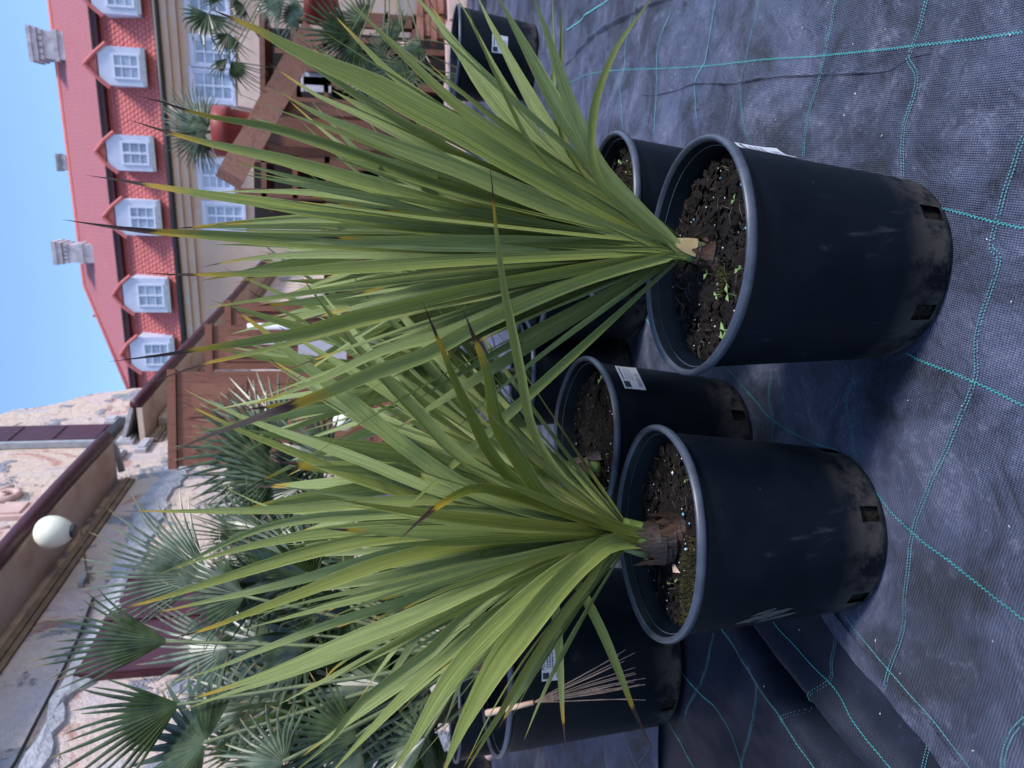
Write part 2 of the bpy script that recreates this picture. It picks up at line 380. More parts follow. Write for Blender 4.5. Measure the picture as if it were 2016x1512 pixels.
# ------------------------------------------------------------------ ground: yard sheet to the horizon, two overlapping weed fabrics
def vnoise(x, y, sc, seed):
    r = np.random.default_rng(seed); G = r.random((64, 64)); x = x * sc + 17.3; y = y * sc + 9.1
    xi = np.floor(x).astype(int); yi = np.floor(y).astype(int); fx = x - xi; fy = y - yi
    fx = fx * fx * (3 - 2 * fx); fy = fy * fy * (3 - 2 * fy)
    g = lambda a, b: G[a % 64, b % 64]
    return (g(xi, yi) * (1 - fx) + g(xi + 1, yi) * fx) * (1 - fy) + (g(xi, yi + 1) * (1 - fx) + g(xi + 1, yi + 1) * fx) * fy
def seg_dist(x, y, pts):
    best = np.full(np.shape(x), 9e9); sgn = np.zeros(np.shape(x))
    for (ax, ay), (bx, by) in zip(pts[:-1], pts[1:]):
        dx, dy = bx - ax, by - ay; L2 = dx * dx + dy * dy
        t = np.clip(((x - ax) * dx + (y - ay) * dy) / L2, 0, 1)
        d = np.hypot(x - ax - t * dx, y - ay - t * dy); s = np.sign((x - ax) * dy - (y - ay) * dx)
        k = d < best; best = np.where(k, d, best); sgn = np.where(k, s, sgn)
    return best, sgn
g2 = lambda p: tuple(onground(*p)[:2])
EDGE = [g2(p) for p in [(1900, 1560), (1860, 1512), (1760, 1375), (1645, 1238), (1600, 1170), (1480, 1000)]]
VALLEY = [g2(p) for p in [(1735, 1570), (1680, 1500), (1580, 1370), (1510, 1285), (1440, 1200), (1400, 1140)]]
FOLD = [g2(p) for p in [(1258, 186), (1290, 187), (1330, 176), (1365, 163), (1450, 163), (1520, 152), (1600, 147), (1700, 143), (1760, 138), (1800, 116), (1850, 104)]]
FOLD2 = [g2(p) for p in [(1110, 130), (1150, 85), (1190, 55), (1240, 25), (1270, 10), (1330, -5)]]
POTS_XY = []
def height(x, y, lower=False):
    x = np.asarray(x, float); y = np.asarray(y, float)
    z = -SLOPE * np.clip(x, -6, 6)
    w = .022 * (vnoise(x + .3 * y, y - .2 * x, 2.6, 1) - .5) + .012 * (vnoise(x, y, 7, 2) - .5) + .005 * (vnoise(x, y, 17, 3) - .5) + .003 * (vnoise(x, y * .5, 40, 4) - .5)
    damp = np.ones_like(x)
    for (px, py, pr) in POTS_XY:
        d = np.hypot(x - px, y - py); damp = np.minimum(damp, np.clip((d - pr * .8) / .12, .05, 1))
    z = z + w * damp
    if lower:
        d, s = seg_dist(x, y, VALLEY)
        z = z + .034 * np.exp(-((d - .055) / .034) ** 2) * damp - .062 * np.exp(-(d / .020) ** 2) * damp - .014
    return z
# pots: (x, y, height, rim radius, base radius, lean towards camera, spin of slots)
POT = dict(A=(.1946, 1.1662, .378, .200, .156, 0.0), B=(-.292, 1.3049, .378, .200, .156, 0.0), C=(-.150, 1.775, .378, .203, .156, R_(5)),
           D=(.02, 2.60, .37, .2, .155, 0.0), E=(.3639, 1.6442, .374, .2, .155, 0.0), Fp=(.31, 2.45, .37, .2, .155, 0.0), G=(-.835, 2.22, .52, .29, .232, 0.0))
for k, p in POT.items(): POTS_XY.append((p[0], p[1], p[4]))

def grid_sheet(name, x0, x1, y0, y1, res, material, mask, lower):
    xs = np.arange(x0, x1 + res / 2, res); ys = np.arange(y0, y1 + res / 2, res); X, Y = np.meshgrid(xs, ys)
    Z = height(X, Y, lower); nx = len(xs); ny = len(ys)
    V = np.stack([X.ravel(), Y.ravel(), Z.ravel()], 1)
    keep = mask(X, Y)
    i = np.arange(ny - 1)[:, None] * nx + np.arange(nx - 1)[None]
    k4 = keep[:-1, :-1] & keep[1:, :-1] & keep[:-1, 1:] & keep[1:, 1:]
    q = i[k4]; Fc = np.stack([q, q + 1, q + nx + 1, q + nx], 1)
    used = np.unique(Fc); remap = -np.ones(len(V), int); remap[used] = np.arange(len(used))
    me = bpy.data.meshes.new(name); me.from_pydata(V[used].tolist(), [], remap[Fc].tolist()); me.materials.append(material)
    me.polygons.foreach_set('use_smooth', [True] * len(me.polygons)); me.update()
    o = bpy.data.objects.new(name, me); COL.objects.link(o); o['kind'] = 'structure'; return o
def right_of_edge(X, Y):
    d, s = seg_dist(X, Y, EDGE); return s
yard = MB(); yard.add([(-300, -60, -.35), (300, -60, -.35), (300, 400, -.35), (-300, 400, -.35)], [(0, 1, 2, 3)])
o = obj('ground', yard, M_earth, kind='structure')
# the lower sheet lies left of the overlap; the upper one covers the rest, its cut edge on top
far_edge = lambda X, Y: (X > -0.62 - .02 * (Y > 0)) | (Y > 1.9)
s_test = lambda X, Y: right_of_edge(X, Y)
sgn_right = np.sign(right_of_edge(np.array([.6]), np.array([1.2]))[0])
EX = EDGE[-1]
def upper_mask(X, Y):
    d, s = seg_dist(X, Y, EDGE); m_ = (s == sgn_right) & (d > .013)
    return np.where(Y > EX[1], X > EX[0] - .0 * Y, m_)
fab_up = grid_sheet('weed_fabric', -.75, 1.6, .45, 2.3, .010, M_fabric, upper_mask, False)
def lower_mask(X, Y):
    return ~((X > EX[0] + .12) & (Y < 2.25))
fab_lo = grid_sheet('weed_fabric_underlay', -2.0, .2, .45, 2.20, .010, M_fabric2, lambda X, Y: (X < EX[0] + .12), True)
fab_left = grid_sheet('left_weed_fabric', -3.2, .2, 2.17, 2.32, .015, M_fabric, lambda X, Y: (X < EX[0] + .12), False)
def far_h(X, Y): return height(X, Y)
fab_far = grid_sheet('far_weed_fabric', -4.0, 6.4, 2.288, 9.6, .04, M_fabric, lambda X, Y: X > -99, False)
fab_side = grid_sheet('side_weed_fabric', 1.59, 4.0, .4, 2.3, .03, M_fabric, lambda X, Y: X > -99, False)

def upper_h(x, y, lower): return float(height(np.array([x]), np.array([y]), lower)[0])
def resample(pts, step):
    pts = np.asarray(pts, float); out = [pts[0]]
    cr = []
    n = len(pts)
    for i in range(n - 1):                                            # Catmull-Rom
        p0 = pts[max(i - 1, 0)]; p1 = pts[i]; p2 = pts[i + 1]; p3 = pts[min(i + 2, n - 1)]
        for t in np.linspace(0, 1, 14, endpoint=False):
            cr.append(.5 * ((2 * p1) + (-p0 + p2) * t + (2 * p0 - 5 * p1 + 4 * p2 - p3) * t * t + (-p0 + 3 * p1 - 3 * p2 + p3) * t ** 3))
    cr.append(pts[-1]); cr = np.array(cr); L = np.concatenate([[0], np.cumsum(np.linalg.norm(np.diff(cr, axis=0), axis=1))])
    m_ = max(2, int(L[-1] / step) + 1); q = np.linspace(0, L[-1], m_)
    return np.stack([np.interp(q, L, cr[:, k]) for k in range(cr.shape[1])], 1)
def clip_line(pts): return pts
def stitch(px, parent, lower=False, double=False, faded=False, w=.0014, amp=.0018, pitch=.0080):
    P = resample([g2(p) for p in px], pitch / 2); mb = MB()
    T = np.gradient(P, axis=0); T /= np.linalg.norm(T, axis=1)[:, None] + 1e-9; Nn = np.stack([-T[:, 1], T[:, 0]], 1)
    Z = height(P[:, 0], P[:, 1], lower)
    if not double:
        amp_ = amp * (1 + .25 * (rng.random(len(P)) - .5))
        C_ = P + Nn * (amp_ * np.where(np.arange(len(P)) % 2, 1, -1))[:, None]
        V = []; 
        for i in range(len(C_)):
            for s_ in (-1, 1): V.append((C_[i, 0] + Nn[i, 0] * w * .5 * s_ + T[i, 0] * w * .4 * s_ * (1 if i % 2 else -1), C_[i, 1] + Nn[i, 1] * w * .5 * s_, Z[i] + .0028))
        Fc = [(2 * i, 2 * i + 1, 2 * i + 3, 2 * i + 2) for i in range(len(C_) - 1)]
        mb.add(V, Fc)
    else:
        for row in (-1, 1):
            for i in range(len(P)):
                if (i + (row > 0)) % 2: continue
                if rng.random() < .06: continue
                c = P[i] + Nn[i] * row * .0030; a = T[i] * .0014; b = Nn[i] * .0011
                z = Z[i] + .0028
                mb.add([(*(c - a - b), z), (*(c + a - b), z), (*(c + a + b), z), (*(c - a + b), z)], [(0, 1, 2, 3)])
    return obj('stitch_line', mb, M_teal2 if faded else (M_teal3 if double else M_teal), parent, kind='stuff' if double else None)
for px in [[(1110, 165), (1160, 147), (1230, 137), (1300, 135), (1400, 128), (1500, 118), (1620, 110), (1800, 92), (2030, 64)],
           [(1750, 385), (1870, 412), (1960, 435), (2030, 450)],
           [(1790, 695), (1815, 708), (1900, 742), (2030, 803)],
           [(1410, 715), (1440, 732), (1490, 790), (1520, 826), (1600, 870), (1660, 893), (1720, 960), (1760, 1010), (1810, 1055), (1900, 1125), (2030, 1222)]]:
    stitch(px, fab_up)
stitch([(1672, 1212), (1690, 1236), (1760, 1315), (1840, 1420), (1925, 1530)], fab_up, faded=True, amp=.0008)
for px in [[(1655, -10), (1630, 105), (1600, 220), (1590, 310)], [(1835, -10), (1810, 90), (1800, 115), (1818, 160), (1790, 250), (1783, 350)],
           [(2030, 270), (1990, 380), (1960, 480), (1975, 520), (1930, 670), (1925, 740), (1890, 830), (1860, 900), (1830, 960), (1800, 1060), (1790, 1150), (1785, 1240), (1752, 1352)],
           [(1524, 735), (1517, 790), (1525, 840), (1520, 880)], [(1684, 740), (1665, 790), (1680, 870), (1684, 908)],
           [(1490, -10), (1465, 130), (1462, 165), (1475, 240), (1485, 285)], [(2030, 1415), (1993, 1455), (1978, 1530)]]:
    stitch(px, fab_up, double=True, pitch=.0052)
for px in [[(1405, -10), (1385, 110), (1378, 130), (1363, 165), (1368, 235)], [(1325, 20), (1300, 90), (1295, 137), (1292, 262)], [(1245, 0), (1232, 90), (1229, 137), (1222, 165), (1228, 255)]]:
    stitch(px, fab_up, faded=True, amp=.0006, w=.003)
for px in [[(1520, 1212), (1540, 1235), (1640, 1345), (1700, 1430), (1775, 1525)], [(1420, 1232), (1490, 1330), (1560, 1400), (1620, 1525)],
           [(1308, 1293), (1365, 1360), (1410, 1410), (1460, 1525)], [(1293, 1396), (1360, 1520)]]:
    stitch(px, fab_lo, lower=True, w=.0016, amp=.0010)
for px in [[(1220, 1420), (1262, 1520)], [(1180, 1440), (1200, 1520)], [(1030, 1455), (1045, 1525)]]: stitch(px, fab_left, w=.0026, amp=.0012)
for px in [[(1648, 1240), (1640, 1300), (1635, 1345), (1600, 1388), (1567, 1412), (1564, 1425)], [(1493, 1310), (1487, 1345), (1475, 1420), (1455, 1490), (1453, 1520)],
           [(1396, 1248), (1385, 1310), (1365, 1360), (1347, 1395), (1341, 1422)], [(1818, 1450), (1812, 1490), (1806, 1525)]]:
    stitch(px, fab_lo, lower=True, double=True, pitch=.0050)
stitch([(1292, 1425), (1280, 1470), (1262, 1500)], fab_left, faded=True); stitch([(1090, 1430), (1110, 1470), (1105, 1520)], fab_left, faded=True)
stitch([(1115, 60), (1150, 30), (1195, 0)], fab_far, faded=True, w=.006, amp=.001); stitch([(1285, 600), (1260, 575), (1240, 560)], fab_up, faded=True, w=.004, amp=.001)
stitch([(1290, 650), (1262, 615), (1240, 600)], fab_up, w=.004, amp=.001)
def fold_strip(pts, parent, hgt=.009, wid=.012):
    P = resample(pts, .012); T = np.gradient(P, axis=0); T /= np.linalg.norm(T, axis=1)[:, None]; Nn = np.stack([-T[:, 1], T[:, 0]], 1)
    Z = height(P[:, 0], P[:, 1]); mb = MB(); V = []; n = len(P)
    for i in range(n):
        e = math.sin(math.pi * i / (n - 1)) ** .4; hh = hgt * e * (1 + .4 * math.sin(i * .37)); ww = wid * e
        V += [(*(P[i] - Nn[i] * ww * 1.3), Z[i] - .001), (*(P[i] - Nn[i] * ww * .2), Z[i] + hh), (*(P[i] + Nn[i] * ww * .35), Z[i] + hh * 1.05), (*(P[i] + Nn[i] * ww * .12), Z[i] - .002)]
    mb.add(V, [(4 * i + k, 4 * i + k + 1, 4 * i + k + 5, 4 * i + k + 4) for i in range(n - 1) for k in range(3)])
    return obj('fabric_fold', mb, M_fabric, parent, smooth=True)
fold_strip(FOLD, fab_up, .005, .0055); fold_strip(FOLD2, fab_far, .012, .015)
ed = resample([p for p in EDGE], .01); mb = MB(); Zu = height(ed[:, 0], ed[:, 1]); T = np.gradient(ed, axis=0); T /= np.linalg.norm(T, axis=1)[:, None]; Nn = np.stack([-T[:, 1], T[:, 0]], 1)
sg = sgn_right * -1
side = Nn if np.sign(right_of_edge(np.array([ed[5, 0] + Nn[5, 0] * .02]), np.array([ed[5, 1] + Nn[5, 1] * .02]))[0]) == sgn_right else -Nn
V = []
for i in range(len(ed)):
    j = .0004 * math.sin(i * 1.7) + .0004 * math.sin(i * .63)
    V += [(*(ed[i] + side[i] * .034), Zu[i] + .0007), (*(ed[i] - side[i] * (.004 + j)), Zu[i] + .0014), (*(ed[i] - side[i] * (.004 + j)), Zu[i] - .006)]
mb.add(V, [(3 * i + k, 3 * i + k + 1, 3 * i + k + 4, 3 * i + k + 3) for i in range(len(ed) - 1) for k in range(2)])
obj('cut_edge', mb, M_fabric, fab_up)
# crumbs of litter on the fabric
mb = MB()
for i in range(70):
    if i < 45: p = onground(random.uniform(1500, 2016), random.uniform(0, 1500))
    else: p = onground(random.uniform(1100, 1600), random.uniform(0, 250))
    low = p[0] < EX[0] - .03 and right_of_edge(np.array([p[0]]), np.array([p[1]]))[0] != sgn_right
    z = upper_h(p[0], p[1], bool(low)) + .003; s_ = random.uniform(.0005, .0014); a = random.uniform(0, 6.3); e = random.uniform(1, 3.2)
    ca, sa = math.cos(a) * s_, math.sin(a) * s_
    mb.add([(p[0] - ca * e, p[1] - sa * e, z), (p[0] + sa, p[1] - ca, z + .001), (p[0] + ca * e, p[1] + sa * e, z), (p[0] - sa, p[1] + ca, z + .001)], [(0, 1, 2), (0, 2, 3)])
obj('grit', mb, M_perlite, kind='stuff')

# ------------------------------------------------------------------ pots
GN = np.array([SLOPE, 0, 1.]); GN /= np.linalg.norm(GN); GX = np.array([1, 0, -SLOPE]); GX /= np.linalg.norm(GX); GY = np.array([0, 1., 0])
class PotFrame:
    def __init__(s, x, y, h, rt, rb, tilt=0, base_z=None):
        s.b = np.array([x, y, -SLOPE * x + .002 if base_z is None else base_z]); s.h, s.rt, s.rb = h, rt, rb
        c, n_ = math.cos(tilt), math.sin(tilt)                       # lean towards the camera (-Y)
        s.X = GX; s.N = GN * c - GY * n_; s.Y = GY * c + GN * n_
        if tilt: s.b = s.b + GN * rb * abs(math.sin(tilt))
    def w(s, x, y, z): return s.b + s.X * x + s.Y * y + s.N * z
    def pol(s, ang, r, z): return s.w(r * math.sin(ang), -r * math.cos(ang), z)   # ang 0 faces the camera, + to the right
    def wall_r(s, z): return s.rb + (s.rt - .013 - s.rb) * max(0, z) / s.h
def build_pot(pf, parent, slot0=None, seg=72, soil_drop=.045, dents=0):
    h, rt, rb = pf.h, pf.rt, pf.rb; wr = pf.wall_r
    prof = [(rb * .2, .0), (rb - .012, .0), (rb - .003, .004), (rb, .014), (wr(.052), .052), (wr(.10), .10), (wr(h * .4), h * .4), (wr(h * .6), h * .6), (wr(h * .8), h * .8), (wr(h - .034), h - .034), (wr(h - .034) - .001, h - .024)]
    slots = set()
    if slot0 is not None:
        for k in range(6):
            i0 = int(round((slot0 + k * math.pi / 3) / (2 * math.pi) * seg)) % seg
            slots |= {i0, (i0 + 1) % seg}
    mb = MB(); V = []
    for (r_, z) in prof:
        for i in range(seg):
            a = 2 * math.pi * i / seg; rr = r_ * (1 + .004 * math.sin(3 * a + z * 9 + dents) + (.003 * math.sin(7 * a + z * 20) if z < .1 else 0))
            V.append(pf.pol(a, rr, z))
    Fc = []
    for j in range(len(prof) - 1):
        for i in range(seg):
            if j == 3 and i in slots: continue
            i2 = (i + 1) % seg; Fc.append((j * seg + i, j * seg + i2, (j + 1) * seg + i2, (j + 1) * seg + i))
    mb.add(V, Fc)
    pot = obj('pot', mb, M_pot, parent, smooth=True)
    # rolled rim with an inner wall
    pr = [(wr(h - .034) - .002, h - .020), (rt - .006, h - .0165), (rt - .0015, h - .015), (rt, h - .011), (rt - .0005, h - .006), (rt - .003, h - .001), (rt - .006, h + .0004), (rt - .0095, h - .0015), (rt - .012, h - .007), (rt - .033, h - soil_drop - .02)]
    mb = MB(); V = []
    for (r_, z) in pr:
        for i in range(seg):
            a = 2 * math.pi * i / seg; V.append(pf.pol(a, r_ * (1 + .005 * math.sin(2 * a + dents) + .002 * math.sin(5 * a)), z + .0015 * math.sin(4 * a + dents)))
    mb.add(V, [(j * seg + i, j * seg + (i + 1) % seg, (j + 1) * seg + (i + 1) % seg, (j + 1) * seg + i) for j in range(len(pr) - 2) for i in range(seg)])
    obj('rim', mb, M_rim, pot, smooth=True)
    iw = MB(); iw.add(V[-2 * seg:], [(i, (i + 1) % seg, seg + (i + 1) % seg, seg + i) for i in range(seg)]); obj('inner_wall', iw, M_pot, pot, smooth=True)
    if slot0 is not None:                                             # root ball seen through the drain slots
        mb = MB(); V = []
        for z in (.004, .03, .07):
            for i in range(48):
                a = 2 * math.pi * i / 48; V.append(pf.pol(a, rb - .010 + .004 * random.random(), z))
        mb.add(V, [(j * 48 + i, j * 48 + (i + 1) % 48, (j + 1) * 48 + (i + 1) % 48, (j + 1) * 48 + i) for j in range(2) for i in range(48)])
        obj('root_ball', mb, M_soil, pot, smooth=True)
    # soil
    mb = MB(); rs = rt - .0275; V = [pf.w(0, 0, h - soil_drop)]; nr, na = 22, 60; sd_ = random.randrange(1000)
    for j in range(1, nr + 1):
        r_ = rs * j / nr
        for i in range(na):
            a = 2 * math.pi * i / na; x, y = r_ * math.sin(a), -r_ * math.cos(a)
            z = h - soil_drop + .018 * (float(vnoise(np.array([x]), np.array([y]), 22, sd_ % 50)[0]) - .5) + .013 * (float(vnoise(np.array([x]), np.array([y]), 60, sd_ % 47)[0]) - .5) + .012 * (1 - j / nr)
            V.append(pf.w(x, y, z))
    Fc = [(0, 1 + (i + 1) % na, 1 + i) for i in range(na)]
    for j in range(nr - 1):
        for i in range(na):
            a, b = 1 + j * na + i, 1 + j * na + (i + 1) % na; Fc.append((a, b, b + na, a + na))
    mb.add(V, Fc); soil = obj('soil', mb, M_soil, parent, smooth=True)
    return pot, soil
def crumbs(pf, soil, n, drop, mat_, name, smin, smax, rmax=.95, ang=None, kind='stuff'):
    mb = MB()
    for i in range(n):
        a = random.uniform(0, 2 * math.pi) if ang is None else random.uniform(*ang); r_ = (pf.rt - .03) * math.sqrt(random.random()) * rmax
        s_ = random.uniform(smin, smax) * (1 if random.random() > .1 else 1.8)
        c = pf.pol(a, r_, pf.h - drop + .010)
        P = [c + np.array(q) * s_ * random.uniform(.7, 1.3) for q in ((1, 0, 0), (-1, 0, 0), (0, 1, 0), (0, -1, 0), (0, 0, .8), (0, 0, -.8))]
        mb.add(P, [(0, 2, 4), (2, 1, 4), (1, 3, 4), (3, 0, 4), (2, 0, 5), (1, 2, 5), (3, 1, 5), (0, 3, 5)])
    return obj(name, mb, mat_, soil, kind=kind)
def clods(pf, soil, n, drop):
    mb = MB()
    for i in range(n):
        a = random.uniform(0, 2 * math.pi); r_ = (pf.rt - .036) * math.sqrt(random.random()); s_ = random.uniform(.0025, .0075) * (1 if random.random() > .12 else 1.7); c = pf.pol(a, r_, pf.h - drop + .008)
        P = [c + np.array(q) * s_ * random.uniform(.6, 1.35) for q in ((1, .2, 0), (-1, 0, .2), (0, 1, 0), (.2, -1, 0), (0, 0, .75), (0, 0, -.8), (.7, .7, .4), (-.7, -.6, .4))]
        mb.add(P, [(0, 6, 4), (6, 2, 4), (2, 1, 4), (1, 7, 4), (7, 3, 4), (3, 0, 4), (2, 6, 5), (6, 0, 5), (1, 2, 5), (7, 1, 5), (3, 7, 5), (0, 3, 5)])
    return obj('soil_clods', mb, M_soil, soil, kind='stuff')
def fibres(pf, soil, n, drop):
    mb = MB()
    for i in range(n):
        a = random.uniform(0, 2 * math.pi); r_ = (pf.rt - .03) * math.sqrt(random.random()) * .95; L = random.uniform(.004, .014); b = random.uniform(0, 6.3)
        c = pf.pol(a, r_, pf.h - drop + .014); d = pf.X * math.cos(b) + pf.Y * math.sin(b)
        mb.tube([c - d * L, c + pf.N * L * .3, c + d * L + pf.N * L * random.uniform(-.1, .6)], .0005, 3, False)
    return obj('root_fibres', mb, M_fibre2, soil, kind='stuff')
def moss(pf, soil, ang, r_, rad, n, drop):
    mb = MB(); c0 = pf.pol(ang, r_, pf.h - drop + .004)
    for i in range(n):
        q = random.uniform(0, 6.3); rr = rad * math.sqrt(random.random()) * (1 + .35 * math.sin(3 * q)); 
        p = c0 + pf.X * rr * math.cos(q) + pf.Y * rr * math.sin(q) * .9
        if np.dot(p - pf.w(0, 0, 0), pf.X) ** 2 + np.dot(p - pf.w(0, 0, 0), pf.Y) ** 2 > (pf.rt - .03) ** 2: continue
        hh = random.uniform(.006, .016); w = random.uniform(.0012, .0028); b = random.uniform(0, 6.3); d = pf.X * math.cos(b) + pf.Y * math.sin(b); e = np.cross(d, pf.N)
        mb.add([p - d * w, p + d * w, p + pf.N * hh + e * hh * random.uniform(-.8, .8) + d * random.uniform(-.5, .5) * hh], [(0, 1, 2)])
    return obj('moss', mb, M_moss, soil, kind='stuff')
def seedling(pf, soil, ang, r_, size, drop):
    mb = MB(); c = pf.pol(ang, r_, pf.h - drop + .006); q0 = random.uniform(0, 6.3); top = c + pf.N * size * 1.1 + pf.X * size * random.uniform(-.4, .4)
    mb.tube([c, (c + top) / 2 + pf.X * .001, top], size * .07, 4, False)
    for k in range(2):
        q = q0 + k * math.pi + random.uniform(-.4, .4); d = pf.X * math.cos(q) + pf.Y * math.sin(q); e = np.cross(d, pf.N)
        mb.add([top, top + d * size * .45 + e * size * .33 + pf.N * size * .2, top + d * size + pf.N * size * .12, top + d * size * .45 - e * size * .33 + pf.N * size * .2, top + d * size * .5 + pf.N * size * .08], [(0, 4, 1), (1, 4, 2), (2, 4, 3), (3, 4, 0)])
    return obj('seedling', mb, M_sprout, soil)
def sticker(pf, pot, a0, a1, z0, z1, peel=0.0, style=0):
    mb = MB(); n = 10; V = []
    def P(u, v, off=.0015):
        a = a0 + (a1 - a0) * u; z = z0 + (z1 - z0) * v; return pf.pol(a, pf.wall_r(z) + off + peel * max(0, u - .35) ** 2 * 3 + peel * .6 * max(0, .4 - v) * u, z)
    for j in range(5):
        for i in range(n + 1): V.append(P(i / n, j / 4))
    mb.add(V, [(j * (n + 1) + i, j * (n + 1) + i + 1, (j + 1) * (n + 1) + i + 1, (j + 1) * (n + 1) + i) for j in range(4) for i in range(n)])
    s_ = obj('sticker', mb, M_paper, pot)
    def bars(L, mat_):
        q = MB()
        for (u0, u1, v0, v1) in L:
            k = 4; W = [P(u0 + (u1 - u0) * i / k, v, .0021) for v in (v0, v1) for i in range(k + 1)]
            q.add(W, [(i, i + 1, k + 2 + i, k + 1 + i) for i in range(k)])
        obj('print', q, mat_, s_)
    bars([(.06, .32, .64, .94), (.38, .94, .84, .90)] if style == 0 else [(.06, .26, .62, .95)], M_ink)
    L = []
    for k in range(3):
        u = .40
        while u < .88:
            w = random.uniform(.03, .09); L.append((u, min(u + w, .92), .66 - k * .13, .72 - k * .13)); u += w + .02
    for k in range(16): L.append((.1 + k * .04, .1 + k * .04 + random.choice([.008, .016, .024]), .08, .28))
    bars(L, M_ink2 if style == 0 else M_ink)
    return s_, P

# ------------------------------------------------------------------ strap leaves
def leaf_mesh(pts, widths, side0, name, parent, tip=.96, tone=.5, yel=0., fold=.25, twist=(0, 0), seg=22, face=False):
    P = resample(pts, 1.0); 
    pts = np.asarray(pts, float); cr = resample(pts, max(1e-3, np.linalg.norm(np.diff(pts, axis=0), axis=1).sum() / seg)); n = len(cr)
    T = np.gradient(cr, axis=0); T /= np.linalg.norm(T, axis=1)[:, None] + 1e-9
    mb = MB(); V = []; UV = []
    s_prev = np.asarray(side0, float)
    for i in range(n):
        v = i / (n - 1)
        if face:
            q_ = np.cross(T[i], cr[i] - CC); s_prev = q_ / (np.linalg.norm(q_) + 1e-9) + (.6 * s_prev if i else 0)
        s_ = s_prev - T[i] * np.dot(s_prev, T[i]); s_ /= np.linalg.norm(s_) + 1e-9; s_prev = s_
        nn = np.cross(T[i], s_); tw = twist[0] + (twist[1] - twist[0]) * v
        a = s_ * math.cos(tw) + nn * math.sin(tw); b = np.cross(T[i], a)
        if v < .03: k = .40 + .26 * (v / .03)
        elif v < .12: k = .66 + .15 * (v / .12)
        elif v < .45: k = .81 + .19 * (v - .12) / .33
        elif v < .62: k = 1.0
        else: k = max(0.012, (1 - ((v - .62) / .38) ** 1.15))
        w = widths * .5 * k; fd = fold * (1.25 - v * .7)
        wav = .05 * math.sin(v * 11 + cr[0, 0] * 90)
        for q in (-1, -.55, 0, .55, 1):
            V.append(cr[i] + a * w * q * math.cos(fd) + b * w * (abs(q) ** 1.35 * math.sin(fd) + wav * q * abs(q))); UV.append((q * .5 + .5, v))
    Fc = [(i * 5 + k, i * 5 + k + 1, (i + 1) * 5 + k + 1, (i + 1) * 5 + k) for i in range(n - 1) for k in range(4)]
    mb.add(V, Fc, UV); o = obj(name, mb, M_leaf, parent, smooth=True); o.color = (tip, tone, yel, 1); return o

def traced(parent, L, d0, base=None, root=None):
    """L: list of (path tip->base in photo points, width px, depth change at the tip, tone, tip start, yellow)"""
    for (path, wpx, dz, tone, tip, yel, *rest) in L:
        if root is not None: path = list(path) + [(root[0] + random.uniform(-10, 10), root[1] + random.uniform(-1, 1) * root[2])]
        p2 = np.array(path[::-1], float); s_ = np.concatenate([[0], np.cumsum(np.linalg.norm(np.diff(p2, axis=0), axis=1))]); s_ /= s_[-1]
        bend = rest[0] if rest else 0.0
        pts = [at(p2[i, 0], p2[i, 1], d0 + dz * s_[i] ** 1.15 + .012 * np.sign(dz) + bend * math.sin(math.pi * s_[i])) for i in range(len(p2))]
        mid = pts[len(pts) // 2]; t = pts[-1] - pts[0]; view = mid - CC
        side = np.cross(t, view); side /= np.linalg.norm(side)
        tw0 = random.uniform(-.55, .55); wreal = wpx * (np.dot(mid - CC, CF)) / F
        w = (.70 if wpx < 53 else .92) * wreal / max(.85, math.cos(tw0))
        leaf_mesh(pts, w, side, 'leaf', parent, tip, tone, yel, fold=random.uniform(.25, .62), twist=(tw0, tw0 + random.uniform(-.35, .35)), face=True)
def rosette(parent, c, n, L=(.5, .75), inc=(8, 60), w=(.035, .048), up=(0, 0, 1), stemlen=.10, seed=1, droop=(.0, .5), az=None, tones=(.2, .9)):
    R = random.Random(seed); c = np.asarray(c, float); up = np.asarray(up, float); up /= np.linalg.norm(up)
    e1 = np.cross(up, (0, 1, 0.)); e1 /= np.linalg.norm(e1); e2 = np.cross(up, e1)
    for i in range(n):
        f_ = i / max(1, n - 1)                                       # 0 inner/upper ... 1 outer/lower
        a = i * 2.39996 + R.uniform(-.3, .3) if az is None else R.uniform(*az)
        th = R_(inc[0] + (inc[1] - inc[0]) * f_ ** 1.1 + R.uniform(-7, 7)); l = R.uniform(*L) * (1 - .12 * abs(f_ - .5)); h_ = e1 * math.cos(a) + e2 * math.sin(a)
        b = c + up * stemlen * (1 - f_) + h_ * .012; pts = []; dr = R.uniform(*droop)
        p = b.copy(); n_ = 7
        for k in range(n_ + 1):
            pts.append(p.copy()); t_ = k / n_; an = th + dr * t_ ** 2.2 * 1.2
            p = p + (up * math.cos(an) + h_ * math.sin(an)) * l / n_
        side = np.cross(up, h_)
        leaf_mesh(pts, R.uniform(*w), side, 'leaf', parent, tip=R.choice([.95, .985, 1.1, 1.1, 1.1, 1.02]), tone=R.uniform(*tones), yel=R.choice([0, 0, 0, .1, .3]), fold=R.uniform(.12, .4), twist=(R.uniform(-.3, .3), R.uniform(-.8, .8)), seg=16)

